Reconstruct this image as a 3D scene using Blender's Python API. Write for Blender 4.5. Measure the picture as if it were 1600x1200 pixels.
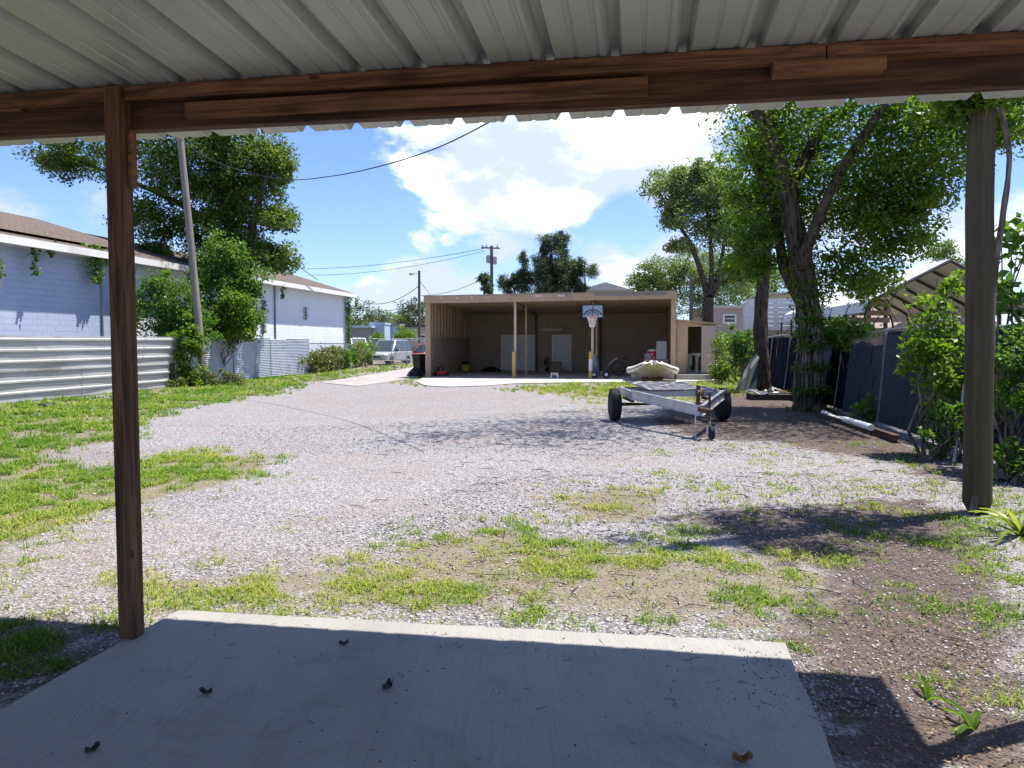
import bpy, bmesh, math, random
import numpy as np
from mathutils import Vector, Matrix
R = math.radians
for o in list(bpy.data.objects): bpy.data.objects.remove(o)
random.seed(7); rng = np.random.default_rng(7)
S = bpy.context.scene
COL = S.collection

# ------------------------------------------------------------------ camera, sky, sun, exposure
F, CH = 1200.0, 1.6
PITCH = math.atan(64 / F)
cam = bpy.data.cameras.new('camera'); cam.sensor_width = 36; cam.lens = 36 * F / 1600
cam.clip_start = 0.05; cam.clip_end = 3000
co = bpy.data.objects.new('camera', cam); COL.objects.link(co)
co.location = (0, 0, CH); co.rotation_euler = (math.pi / 2 - PITCH, 0, 0)
S.camera = co
S.render.resolution_x = 1024; S.render.resolution_y = 768
SUN_EL, SUN_AZ = R(70), math.atan2(0.37, 0.93)          # azimuth measured from +X towards +Y
sd = Vector((math.cos(SUN_EL) * math.cos(SUN_AZ), math.cos(SUN_EL) * math.sin(SUN_AZ), math.sin(SUN_EL)))
sl = bpy.data.lights.new('sun', 'SUN'); sl.energy = 3.7; sl.angle = R(0.53); sl.color = (1, 0.95, 0.88)
so = bpy.data.objects.new('sun', sl); COL.objects.link(so)
so.rotation_euler = (-sd).to_track_quat('-Z', 'Y').to_euler(); so.location = (10, 5, 30)
S.view_settings.view_transform = 'Standard'; S.view_settings.look = 'None'
S.view_settings.exposure = 1.42; S.view_settings.gamma = 1

# ------------------------------------------------------------------ pixel helpers (photo pixels -> places)
cp, sp_ = math.cos(PITCH), math.sin(PITCH)
def ray(x, y):
    a, b = (x - 800) / F, (600 - y) / F
    return Vector((a, cp + b * sp_, -sp_ + b * cp))
def G(x, y, z=0.0):
    d = ray(x, y); t = (z - CH) / d.z
    return Vector((0, 0, CH)) + d * t
def P(x, y, D):
    d = ray(x, y); return Vector((0, 0, CH)) + d * (D / d.y)
def hit(x, y, p0, n):
    d = ray(x, y); o = Vector((0, 0, CH)); p0 = Vector(p0); n = Vector(n)
    return o + d * ((p0 - o).dot(n) / d.dot(n))
def proj(X, Y, Z):
    dz = Z - CH
    f = Y * cp - dz * sp_; u = Y * sp_ + dz * cp
    return 800 + F * X / f, 600 - F * u / f

# ------------------------------------------------------------------ world: sky with clouds
W = bpy.data.worlds.new('World'); S.world = W; W.use_nodes = True
nt = W.node_tree; N = nt.nodes; L = nt.links
N.clear()
def wn(t, **k):
    n = N.new(t)
    for a, b in k.items(): setattr(n, a, b)
    return n
def wmath(op, a, b=None, clamp=False):
    n = wn('ShaderNodeMath', operation=op, use_clamp=clamp)
    for i, v in enumerate((a, b)):
        if v is None: continue
        if isinstance(v, (int, float)): n.inputs[i].default_value = v
        else: L.new(v, n.inputs[i])
    return n.outputs[0]
sky = wn('ShaderNodeTexSky', sky_type='NISHITA'); sky.sun_disc = False
sky.sun_elevation = SUN_EL; sky.sun_rotation = math.pi / 2 - SUN_AZ; sky.air_density = 1.0; sky.dust_density = 0.1; sky.ozone_density = 3.0
tc = wn('ShaderNodeTexCoord')
sep = wn('ShaderNodeSeparateXYZ'); L.new(tc.outputs['Generated'], sep.inputs[0])
X_, Y_, Z_ = sep.outputs
zc = wmath('MAXIMUM', Z_, 0.0)
def comb(a, b, c=0.0):
    n = wn('ShaderNodeCombineXYZ')
    for i, v in enumerate((a, b, c)):
        if isinstance(v, (int, float)): n.inputs[i].default_value = v
        else: L.new(v, n.inputs[i])
    return n.outputs[0]
zz = wmath('MULTIPLY', Z_, 1.9)
vec = comb(X_, Y_, zz)
def noise(v, sc, det, rough=.55, dist=0.0):
    n = wn('ShaderNodeTexNoise'); n.inputs['Scale'].default_value = sc; n.inputs['Detail'].default_value = det
    n.inputs['Roughness'].default_value = rough; n.inputs['Distortion'].default_value = dist
    L.new(v, n.inputs['Vector']); return n.outputs['Fac']
big = noise(vec, 4.2, 10, .58, .35)
puff = noise(vec, 11, 8, .6, .3)
base = wmath('ADD', wmath('MULTIPLY', big, .72), wmath('MULTIPLY', puff, .28))
bias = None
# cloud banks in view (direction by photo pixel, angular radius, weight)
for x, y, r, w in ((860, 215, .20, .17), (1020, 225, .18, .20), (700, 230, .16, .10), (760, 300, .17, .12), (640, 310, .10, .05), (60, 270, .18, .32), (640, 450, .07, .26), (720, 462, .06, .24), (570, 480, .06, .18),
                   (1000, 420, .08, .26), (935, 405, .05, .24), (795, 400, .045, .22), (1060, 405, .05, .20), (830, 335, .05, .08), (1420, 400, .06, .16), (1510, 370, .04, .18), (1570, 350, .07, .12), (1450, 250, .06, .05),
                   (520, 370, .13, -.16), (960, 350, .085, -.18), (560, 300, .08, -.09), (1480, 310, .08, -.06), (500, 240, .06, -.08)):
    d = ray(x, y).normalized()
    vm = wn('ShaderNodeVectorMath', operation='SUBTRACT'); L.new(tc.outputs['Generated'], vm.inputs[0]); vm.inputs[1].default_value = d
    v2 = wn('ShaderNodeVectorMath', operation='MULTIPLY'); L.new(vm.outputs[0], v2.inputs[0]); v2.inputs[1].default_value = (.75, .75, 1.3)
    ln = wn('ShaderNodeVectorMath', operation='LENGTH'); L.new(v2.outputs[0], ln.inputs[0])
    mr = wn('ShaderNodeMapRange', interpolation_type='SMOOTHSTEP'); L.new(ln.outputs['Value'], mr.inputs[0])
    mr.inputs[1].default_value = r; mr.inputs[2].default_value = 0; mr.inputs[3].default_value = 0; mr.inputs[4].default_value = w
    bias = mr.outputs[0] if bias is None else wmath('ADD', bias, mr.outputs[0])
dens = wmath('ADD', wmath('ADD', wmath('MULTIPLY', wmath('SUBTRACT', base, .5), 2.0), .53), bias)
cov = wn('ShaderNodeMapRange', interpolation_type='SMOOTHSTEP'); L.new(dens, cov.inputs[0])
cov.inputs[1].default_value = .56; cov.inputs[2].default_value = .78
shade = wn('ShaderNodeMapRange', interpolation_type='SMOOTHSTEP'); L.new(noise(comb(X_, Y_, wmath('ADD', zz, .06)), 5.5, 7, .55), shade.inputs[0])
shade.inputs[1].default_value = .42; shade.inputs[2].default_value = .60
ccol = wn('ShaderNodeMix', data_type='RGBA'); L.new(shade.outputs[0], ccol.inputs[0])
ccol.inputs[6].default_value = (3.3, 3.7, 4.6, 1); ccol.inputs[7].default_value = (7.6, 7.6, 7.6, 1)
skyg = wn('ShaderNodeMix', data_type='RGBA', blend_type='MULTIPLY'); skyg.inputs[0].default_value = 1
L.new(sky.outputs[0], skyg.inputs[6]); skyg.inputs[7].default_value = (.60, .66, .90, 1)
mixc = wn('ShaderNodeMix', data_type='RGBA'); L.new(wmath('MULTIPLY', cov.outputs[0], .93), mixc.inputs[0])
L.new(skyg.outputs[2], mixc.inputs[6]); L.new(ccol.outputs[2], mixc.inputs[7])
bg = wn('ShaderNodeBackground'); bg.inputs[1].default_value = 0.09; L.new(mixc.outputs[2], bg.inputs[0])
wo = wn('ShaderNodeOutputWorld'); L.new(bg.outputs[0], wo.inputs[0])

# ------------------------------------------------------------------ materials
MATS = {}
class NB:
    def __init__(s, name):
        s.m = bpy.data.materials.new(name); s.m.use_nodes = True
        s.t = s.m.node_tree; s.t.nodes.clear()
        s.out = s.n('ShaderNodeOutputMaterial'); s.tc = s.n('ShaderNodeTexCoord')
    def n(s, t, **k):
        x = s.t.nodes.new(t)
        for a, b in k.items(): setattr(x, a, b)
        return x
    def set(s, i, v):
        if v is None: return
        if hasattr(v, 'is_output') or isinstance(v, bpy.types.NodeSocket): s.t.links.new(v, i)
        else: i.default_value = v
    def mp(s, scale=(1, 1, 1), src='Object', loc=(0, 0, 0)):
        m = s.n('ShaderNodeMapping'); m.inputs['Scale'].default_value = scale; m.inputs['Location'].default_value = loc
        s.t.links.new(s.tc.outputs[src], m.inputs[0]); return m.outputs[0]
    def noise(s, v, sc, det=5, rough=.55, dist=0.):
        n = s.n('ShaderNodeTexNoise'); n.inputs['Scale'].default_value = sc; n.inputs['Detail'].default_value = det
        n.inputs['Roughness'].default_value = rough; n.inputs['Distortion'].default_value = dist
        s.t.links.new(v, n.inputs['Vector']); return n.outputs['Fac']
    def vor(s, v, sc, feat='F1', out='Distance'):
        n = s.n('ShaderNodeTexVoronoi', feature=feat); n.inputs['Scale'].default_value = sc
        s.t.links.new(v, n.inputs['Vector']); return n.outputs[out]
    def mr(s, v, a, b, c=0., d=1.):
        n = s.n('ShaderNodeMapRange', interpolation_type='SMOOTHSTEP'); s.t.links.new(v, n.inputs[0])
        for i, q in enumerate((a, b, c, d)): n.inputs[i + 1].default_value = q
        return n.outputs[0]
    def mix(s, f, a, b, bt='MIX'):
        n = s.n('ShaderNodeMix', data_type='RGBA', blend_type=bt)
        s.set(n.inputs[0], f)
        for i, c in ((6, a), (7, b)):
            s.set(n.inputs[i], (*c, 1) if isinstance(c, tuple) and len(c) == 3 else c)
        return n.outputs[2]
    def math(s, op, a, b):
        n = s.n('ShaderNodeMath', operation=op); s.set(n.inputs[0], a); s.set(n.inputs[1], b); return n.outputs[0]
    def bump(s, h, st=.3, dist=.02, nrm=None):
        n = s.n('ShaderNodeBump'); n.inputs['Strength'].default_value = st; n.inputs['Distance'].default_value = dist
        s.t.links.new(h, n.inputs['Height'])
        if nrm is not None: s.t.links.new(nrm, n.inputs['Normal'])
        return n.outputs[0]
    def pbsdf(s, col, rough=.8, metal=0., nrm=None, spec=.4, trans=None):
        b = s.n('ShaderNodeBsdfPrincipled')
        s.set(b.inputs['Base Color'], (*col, 1) if isinstance(col, tuple) and len(col) == 3 else col)
        s.set(b.inputs['Roughness'], rough); s.set(b.inputs['Metallic'], metal); b.inputs['Specular IOR Level'].default_value = spec
        if nrm is not None: s.set(b.inputs['Normal'], nrm)
        s.t.links.new(b.outputs[0], s.out.inputs[0]); return b

def mat(name, col, rough=.7, metal=0., var=.25, sc=3., dirt=None, dsc=1.2, bump=.15, bsc=40., spec=.4, stretch=(1, 1, 1)):
    if name in MATS: return MATS[name]
    b = NB(name); v = b.mp(stretch)
    c2 = tuple(max(0, c * (1 - var)) for c in col); c3 = tuple(min(1, c * (1 + var * .5)) for c in col)
    c = b.mix(b.noise(v, sc, 6, .6), c2, c3)
    if dirt: c = b.mix(b.mr(b.noise(v, dsc, 7, .62, .4), .52, .72), c, dirt)
    nr = b.bump(b.noise(v, bsc, 4), bump, .01) if bump else None
    b.pbsdf(c, rough, metal, nr, spec); MATS[name] = b.m; return b.m

def wood(name, dark, light, axis='X', rough=.75, gs=1.0):
    if name in MATS: return MATS[name]
    b = NB(name)
    st = {'X': (1.2, 26, 26), 'Y': (26, 1.2, 26), 'Z': (26, 26, 1.2)}[axis]
    v = b.mp(tuple(q * gs for q in st))
    g = b.noise(v, 1.0, 6, .65, 1.2)
    v2 = b.mp(tuple(q ** .5 * .8 for q in st))
    g2 = b.noise(v2, 1.0, 4, .5, 2.5)
    c = b.mix(b.mr(g, .3, .7), dark, light)
    c = b.mix(b.mr(g2, .45, .7, 0, .55), c, tuple(q * .55 for q in dark))
    kn = b.vor(b.mp((2.2, 6, 6) if axis == 'X' else (6, 6, 2.2)), 1.0)
    c = b.mix(b.mr(kn, .035, .085, .85, 0), c, (.02, .012, .008))
    b.pbsdf(c, rough, 0, b.bump(g, .25, .004), .3); MATS[name] = b.m; return b.m

def leafmat(name, c1, c2, tr=.45, rough=.45, yellow=None):
    if name in MATS: return MATS[name]
    b = NB(name)
    at = b.n('ShaderNodeAttribute'); at.attribute_name = 'tint'
    c = b.mix(at.outputs['Fac'], c1, c2)
    if yellow: c = b.mix(b.mr(at.outputs['Fac'], .93, .99), c, yellow)
    d = b.n('ShaderNodeBsdfPrincipled'); b.set(d.inputs['Base Color'], c); d.inputs['Roughness'].default_value = rough
    d.inputs['Specular IOR Level'].default_value = .35
    t = b.n('ShaderNodeBsdfTranslucent'); tcx = b.mix(1.0, c, (1.25, 1.35, .5), 'MULTIPLY'); b.set(t.inputs[0], tcx)
    m = b.n('ShaderNodeMixShader'); m.inputs[0].default_value = tr
    b.t.links.new(d.outputs[0], m.inputs[1]); b.t.links.new(t.outputs[0], m.inputs[2]); b.t.links.new(m.outputs[0], b.out.inputs[0])
    MATS[name] = b.m; return b.m

# ------------------------------------------------------------------ mesh builder
def basis(d):
    d = Vector(d).normalized(); a = Vector((0, 0, 1)) if abs(d.z) < .95 else Vector((1, 0, 0))
    x = d.cross(a).normalized(); y = x.cross(d).normalized(); return x, y
class MB:
    def __init__(s): s.v = []; s.f = []; s.M = None
    def add(s, vs, fs):
        o = len(s.v); s.v += [Vector(p) for p in vs]; s.f += [tuple(i + o for i in f) for f in fs]; return s
    def box(s, lo, hi, M=None):
        x0, y0, z0 = lo; x1, y1, z1 = hi
        vs = [Vector(p) for p in ((x0, y0, z0), (x1, y0, z0), (x1, y1, z0), (x0, y1, z0), (x0, y0, z1), (x1, y0, z1), (x1, y1, z1), (x0, y1, z1))]
        if M is not None: vs = [M @ p for p in vs]
        return s.add(vs, [(0, 3, 2, 1), (4, 5, 6, 7), (0, 1, 5, 4), (1, 2, 6, 5), (2, 3, 7, 6), (3, 0, 4, 7)])
    def bar(s, a, b, w, h=None, up=None):           # rectangular bar between two points
        a, b = Vector(a), Vector(b); h = h or w; d = (b - a).normalized()
        if up is None: up = Vector((0, 0, 1)) if abs(d.z) < .9 else Vector((0, 1, 0))
        x = d.cross(up).normalized() * w / 2; y = x.cross(d).normalized() * h / 2
        vs = [a - x - y, a + x - y, a + x + y, a - x + y, b - x - y, b + x - y, b + x + y, b - x + y]
        return s.add(vs, [(3, 2, 1, 0), (4, 5, 6, 7), (0, 1, 5, 4), (1, 2, 6, 5), (2, 3, 7, 6), (3, 0, 4, 7)])
    def tube(s, pts, rad, n=8, cap=True, jit=0.):
        pts = [Vector(p) for p in pts]
        if not isinstance(rad, (list, tuple)): rad = [rad] * len(pts)
        vs, fs = [], []; ref = None
        for i, p in enumerate(pts):
            d = (pts[min(i + 1, len(pts) - 1)] - pts[max(i - 1, 0)])
            if d.length < 1e-6: d = Vector((0, 0, 1))
            d.normalize()
            if ref is None: x, y = basis(d)
            else:
                x = (ref - d * ref.dot(d)).normalized(); y = d.cross(x)
            ref = x
            for k in range(n):
                a = 2 * math.pi * k / n; r = rad[i] * (1 + (random.uniform(-jit, jit) if jit else 0))
                vs.append(p + x * math.cos(a) * r + y * math.sin(a) * r)
        for i in range(len(pts) - 1):
            for k in range(n):
                fs.append((i * n + k, i * n + (k + 1) % n, (i + 1) * n + (k + 1) % n, (i + 1) * n + k))
        if cap: fs.append(tuple(range(n - 1, -1, -1))); fs.append(tuple((len(pts) - 1) * n + k for k in range(n)))
        return s.add(vs, fs)
    def lathe(s, prof, c=(0, 0, 0), n=16, axis='Z', ang=0.):
        vs, fs = [], []; c = Vector(c)
        for r, z in prof:
            for k in range(n):
                a = 2 * math.pi * k / n + ang; p = (math.cos(a) * r, math.sin(a) * r, z)
                if axis == 'X': p = (p[2], p[0], p[1])
                if axis == 'Y': p = (p[0], p[2], p[1])
                vs.append(c + Vector(p))
        for i in range(len(prof) - 1):
            for k in range(n): fs.append((i * n + k, i * n + (k + 1) % n, (i + 1) * n + (k + 1) % n, (i + 1) * n + k))
        fs.append(tuple(range(n))); fs.append(tuple((len(prof) - 1) * n + k for k in range(n)))
        return s.add(vs, fs)
    def prism(s, poly, a, b):                        # poly of 3D points swept by vector range a->b (vectors)
        n = len(poly); a, b = Vector(a), Vector(b)
        vs = [Vector(p) + a for p in poly] + [Vector(p) + b for p in poly]
        fs = [tuple(range(n - 1, -1, -1)), tuple(range(n, 2 * n))] + [(i, (i + 1) % n, n + (i + 1) % n, n + i) for i in range(n)]
        return s.add(vs, fs)
    def grid(s, fn, nu, nv):
        vs = [fn(i / nu, j / nv) for j in range(nv + 1) for i in range(nu + 1)]
        fs = [(j * (nu + 1) + i, j * (nu + 1) + i + 1, (j + 1) * (nu + 1) + i + 1, (j + 1) * (nu + 1) + i) for j in range(nv) for i in range(nu)]
        return s.add(vs, fs)
    def build(s, name, m, parent=None, smooth=False, bevel=0., world=False, kind=None, thick=0.):
        vs = s.v
        if world and parent is not None:
            Mi = (Matrix.Translation(parent.location) @ parent.rotation_euler.to_matrix().to_4x4()).inverted()
            if parent.parent is not None:
                q = parent.parent
                Mi = Mi @ (Matrix.Translation(q.location) @ q.rotation_euler.to_matrix().to_4x4()).inverted()
            vs = [Mi @ p for p in vs]
        me = bpy.data.meshes.new(name); me.from_pydata([tuple(p) for p in vs], [], s.f); me.update()
        bm = bmesh.new(); bm.from_mesh(me)
        bmesh.ops.recalc_face_normals(bm, faces=bm.faces)
        if bevel: bmesh.ops.bevel(bm, geom=[e for e in bm.edges if len(e.link_faces) == 2 and e.calc_face_angle(0) > .6], offset=bevel, segments=1, profile=.5, affect='EDGES', clamp_overlap=True)
        bm.to_mesh(me); bm.free()
        if smooth:
            me.polygons.foreach_set('use_smooth', [True] * len(me.polygons))
            try: me.set_sharp_from_angle(angle=R(40))
            except Exception: pass
        me.materials.append(m)
        o = bpy.data.objects.new(name, me); COL.objects.link(o)
        if parent is not None: o.parent = parent
        if thick:
            md = o.modifiers.new('thickness', 'SOLIDIFY'); md.thickness = thick; md.offset = 0
        if kind: o['kind'] = kind
        return o
def tag(o, label=None, cat=None, group=None, kind=None):
    if label: o['label'] = label
    if cat: o['category'] = cat
    if group: o['group'] = group
    if kind: o['kind'] = kind
    return o
def T(name, label, cat, loc=(0, 0, 0), rz=0., group=None):
    o = bpy.data.objects.new(name, None); COL.objects.link(o); o.empty_display_size = .2
    o.location = loc; o.rotation_euler = (0, 0, rz); return tag(o, label, cat, group)
def npmesh(name, verts, faces4, m, parent=None, tint=None, kind=None, tri=False, smooth=False):
    me = bpy.data.meshes.new(name); k = 3 if tri else 4
    me.vertices.add(len(verts)); me.vertices.foreach_set('co', np.ascontiguousarray(verts, dtype=np.float32).ravel())
    nf = len(faces4); me.loops.add(nf * k); me.loops.foreach_set('vertex_index', np.ascontiguousarray(faces4, dtype=np.int32).ravel())
    me.polygons.add(nf); me.polygons.foreach_set('loop_start', np.arange(0, nf * k, k, dtype=np.int32))
    if smooth: me.polygons.foreach_set('use_smooth', np.ones(nf, dtype=bool))
    me.update(calc_edges=True); me.validate()
    if tint is not None:
        a = me.attributes.new('tint', 'FLOAT', 'POINT'); a.data.foreach_set('value', np.ascontiguousarray(tint, dtype=np.float32))
    me.materials.append(m)
    o = bpy.data.objects.new(name, me); COL.objects.link(o)
    if parent is not None: o.parent = parent
    if kind: o['kind'] = kind
    return o

# value noise in numpy
_perm = rng.random((256, 256))
def vn(x, y):
    xi = np.floor(x).astype(int); yi = np.floor(y).astype(int); fx = x - xi; fy = y - yi
    fx = fx * fx * (3 - 2 * fx); fy = fy * fy * (3 - 2 * fy)
    g = lambda a, b: _perm[a % 256, b % 256]
    return (g(xi, yi) * (1 - fx) + g(xi + 1, yi) * fx) * (1 - fy) + (g(xi, yi + 1) * (1 - fx) + g(xi + 1, yi + 1) * fx) * fy
def fbm(x, y, o=4):
    s = 0; a = .5; t = 0
    for i in range(o): s = s + a * vn(x * 2 ** i + 17 * i, y * 2 ** i + 31 * i); t += a; a *= .5
    return s / t
def inpoly(px, py, poly):
    r = np.zeros(px.shape, bool); n = len(poly)
    for i in range(n):
        x0, y0 = poly[i]; x1, y1 = poly[(i + 1) % n]
        if y0 == y1: continue
        c = ((y0 > py) != (y1 > py)) & (px < (x1 - x0) * (py - y0) / (y1 - y0) + x0); r ^= c
    return r

# leaf cloud
def unit(a): return a / np.maximum(np.linalg.norm(a, axis=1, keepdims=True), 1e-6)
def leaf_geo(c, Ls, asp=.5, droop=.3, tint=None, out=None):
    n = len(c); a = rng.normal(size=(n, 3)); a[:, 2] = a[:, 2] * .7 - droop
    if out is not None: a = a + out
    a = unit(a); b = rng.normal(size=(n, 3)); b[:, 2] *= .5; b = unit(b - a * np.sum(a * b, 1, keepdims=True))
    nn = np.cross(a, b); Ls = np.broadcast_to(Ls, n)[:, None] * rng.uniform(.65, 1.25, (n, 1)); w = Ls * asp * .5
    v = np.stack([c, c + a * Ls * .5 + b * w + nn * Ls * .06, c + a * Ls - nn * Ls * .05, c + a * Ls * .5 - b * w + nn * Ls * .06], 1).reshape(-1, 3)
    f = np.arange(4 * n).reshape(-1, 4)
    t = rng.random(n) if tint is None else tint
    return v, f, np.repeat(t, 4)
def clump_leaves(centers, cr, per, flat=.7, ct=None):
    k = len(centers); c = np.repeat(np.asarray(centers, float), per, 0)
    crr = np.repeat(np.broadcast_to(cr, k), per)[:, None]
    off = rng.normal(size=(k * per, 3)); off = unit(off) * (rng.random((k * per, 1)) ** .5)
    off[:, 2] *= flat
    t = np.repeat(rng.random(k) if ct is None else ct, per) * .5 + rng.random(k * per) * .5
    return c + off * crr, t

def barkmat(name, c1, c2, moss):
    b = NB(name); v = b.mp((1, 1, .22))
    n1 = b.noise(v, 11, 8, .65, .8); n2 = b.vor(b.mp((9, 9, 1.6)), 1.6)
    h = b.math('ADD', n1, b.math('MULTIPLY', n2, .7))
    c = b.mix(b.mr(h, .5, 1.0), c1, c2)
    c = b.mix(b.mr(b.noise(b.mp(), 1.6, 5, .6), .5, .72, 0, .6), c, moss)
    b.pbsdf(c, .95, 0, b.bump(h, 1.0, .07), .15); MATS[name] = b.m; return b.m
bark = barkmat('bark_grey', (.055, .045, .036), (.24, .20, .165), (.15, .15, .12))
barkd = barkmat('bark_dark', (.016, .013, .010), (.095, .073, .057), (.04, .045, .028))
def curve_pts(a, b, n=5, sag=0., wob=.1):
    a, b = Vector(a), Vector(b); d = (b - a).length
    return [a.lerp(b, i / n) + Vector((random.uniform(-1, 1), random.uniform(-1, 1), random.uniform(-.6, .6))) * wob * d * (0 if i in (0, n) else .3) + Vector((0, 0, -sag * 4 * (i / n) * (1 - i / n))) for i in range(n + 1)]
def subdiv(pts, rads, k=3):
    # catmull-rom through control points
    P_ = [Vector(p) for p in pts]; out, ro = [], []
    for i in range(len(P_) - 1):
        p0, p1, p2, p3 = P_[max(i - 1, 0)], P_[i], P_[i + 1], P_[min(i + 2, len(P_) - 1)]
        for j in range(k):
            t = j / k
            out.append(.5 * ((2 * p1) + (p2 - p0) * t + (2 * p0 - 5 * p1 + 4 * p2 - p3) * t * t + (3 * p1 - p0 - 3 * p2 + p3) * t ** 3))
            ro.append(rads[i] * (1 - t) + rads[i + 1] * t)
    return out + [P_[-1]], ro + [rads[-1]]
def tree(name, label, base, limbs, crowns, leaf, lm, bm_=None, per=60, group=None, cat='tree', twig=.035, asp=.5, droop=.3, flat=.7, sides=10, hang=0., dense=1.0):
    """limbs: list of (points, radii); crowns: list of (centre, radii, clumps, clump radius)"""
    t = T(name, label, cat, tuple(base), 0, group)
    tr = MB(); nodes = []
    for pts, rads in limbs:
        p, r = subdiv(pts, rads, 4); tr.tube(p, r, sides, jit=.10)
        nodes += [(q, rr) for q, rr in zip(p, r)][len(p) // 4:]
    tr.build('trunk', bm_ or bark, t, smooth=True, world=True)
    cs, crs, tints = [], [], []; br = MB()
    for c, rad, n, cr in crowns:
        for i in range(int(n * dense)):
            d = Vector(rng.normal(size=3)).normalized() * (rng.random() ** .38)
            q = Vector(c) + Vector((d.x * rad[0], d.y * rad[1], d.z * rad[2]))
            k = cr * random.uniform(.6, 1.3)
            cs.append(tuple(q)); crs.append(k); tints.append(random.random())
            nq = min(nodes, key=lambda z: (z[0] - q).length + max(0, z[0].z - q.z) * .6)
            ln = (nq[0] - q).length
            if .3 < ln < 9:
                pts = curve_pts(nq[0], q, 4, -ln * .03, .35); r0 = min(nq[1] * .6, twig * (1 + ln * .25))
                br.tube(pts, [r0 * (1 - .8 * j / 4) for j in range(5)], 4, cap=False)
                if len(nodes) < 900: nodes += [(pts[2], r0 * .6), (pts[3], r0 * .4)]
    if br.v: br.build('twigs', bm_ or bark, t, smooth=True, world=True, kind='stuff')
    p, tt = clump_leaves(cs, np.array(crs), per, flat, np.array(tints))
    if hang: p[:, 2] -= np.abs(rng.normal(size=len(p))) * hang
    v, f, ti = leaf_geo(p, leaf, asp, droop, tt)
    npmesh('crown', v - np.array(base)[None, :], f, lm, t, ti)
    return t

# ================================================================== SETTING
TH = R(9.5)                                            # yard axis: slab, shed and right fence share it
VX, UX = Vector((math.cos(TH), -math.sin(TH), 0)), Vector((math.sin(TH), math.cos(TH), 0))
# ---- vegetation / soil zones, outlined on the ground by photo pixels: (outline, density, dryness, height)
ZONES = [
 ([(-300, 655), (0, 634), (150, 622), (270, 606), (330, 598), (450, 586), (560, 576), (650, 569), (652, 573), (600, 580), (520, 590), (470, 600), (430, 612), (370, 625), (280, 640), (210, 655), (190, 690), (60, 712), (0, 730), (-300, 760)], 1.0, .18, .13),
 ([(-300, 740), (0, 722), (60, 720), (170, 735), (300, 705), (405, 714), (415, 735), (330, 768), (240, 780), (180, 790), (100, 805), (0, 850), (-300, 900)], .95, .38, .12),
 ([(-300, 860), (0, 845), (190, 800), (225, 850), (230, 900), (195, 962), (0, 966), (-300, 980)], .38, .75, .06),
 ([(230, 905), (400, 892), (590, 870), (610, 838), (760, 815), (890, 830), (1000, 868), (1250, 866), (1310, 930), (1240, 1002), (1100, 990), (700, 962), (240, 952)], .62, .38, .085),
 ([(600, 840), (700, 818), (790, 830), (880, 835), (890, 870), (700, 885), (590, 880)], .5, .2, .10),
 ([(865, 775), (980, 748), (1045, 790), (1020, 818), (880, 812)], .75, .85, .07),
 ([(960, 700), (1100, 690), (1250, 700), (1450, 760), (1500, 800), (1400, 830), (1100, 800), (1000, 760)], .20, .5, .06),
 ([(1000, 830), (1250, 800), (1380, 850), (1250, 868), (1000, 868)], .3, .25, .07),
 ([(1300, 870), (1560, 780), (1700, 830), (1700, 1000), (1450, 990), (1330, 1040), (1260, 960)], .33, .22, .07),
 ([(790, 604), (960, 598), (1125, 598), (1170, 612), (1120, 622), (1040, 624), (930, 620), (820, 611)], 1.0, .42, .13),
 ([(900, 625), (975, 618), (975, 645), (910, 642)], .45, .7, .07),
 ([(628, 596), (655, 588), (668, 592), (660, 598), (630, 601)], .9, .2, .10),
 ([(-400, 968), (190, 968), (190, 1005), (0, 1105), (-400, 1320)], .5, .05, .09),
 ([(1235, 1010), (1800, 1040), (1800, 1400), (1320, 1230)], .13, .35, .08),
 ([(380, 815), (440, 812), (440, 826), (380, 830)], .5, .6, .05), ([(455, 742), (485, 740), (485, 752), (455, 754)], .4, .6, .05),
 ([(1100, 560), (1160, 555), (1180, 600), (1120, 606)], .9, .1, .22),
 ([(1320, 690), (1420, 700), (1560, 750), (1700, 800), (1560, 790), (1420, 735)], .25, .2, .10),
]
LITTER_SHADE = [([(1010, 655), (1120, 615), (1260, 605), (1420, 690), (1520, 745), (1480, 760), (1330, 710), (1200, 690), (1050, 680)], 1.0),
          ([(1000, 800), (1450, 770), (1560, 830), (1600, 960), (1700, 1300), (1290, 1230), (1212, 1000), (1300, 900)], .95), ([(-400, 966), (192, 966), (192, 1010), (0, 1110), (-400, 1330)], .9), ([(560, 870), (1250, 880), (1240, 1000), (560, 950)], .4), ([(230, 850), (640, 850), (640, 955), (240, 950), (0, 960), (0, 860)], .3)]  # third outline puts the patio roof's shade into the ground colour as dark litter
DIRT = [([(380, 640), (560, 600), (900, 612), (900, 640), (640, 655), (560, 660)], .42), ([(40, 715), (180, 698), (260, 718), (180, 730), (60, 728)], 1.),
        ([(230, 850), (440, 850), (470, 885), (240, 905)], .6), ([(400, 890), (640, 880), (640, 930), (420, 940)], .35)]
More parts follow.
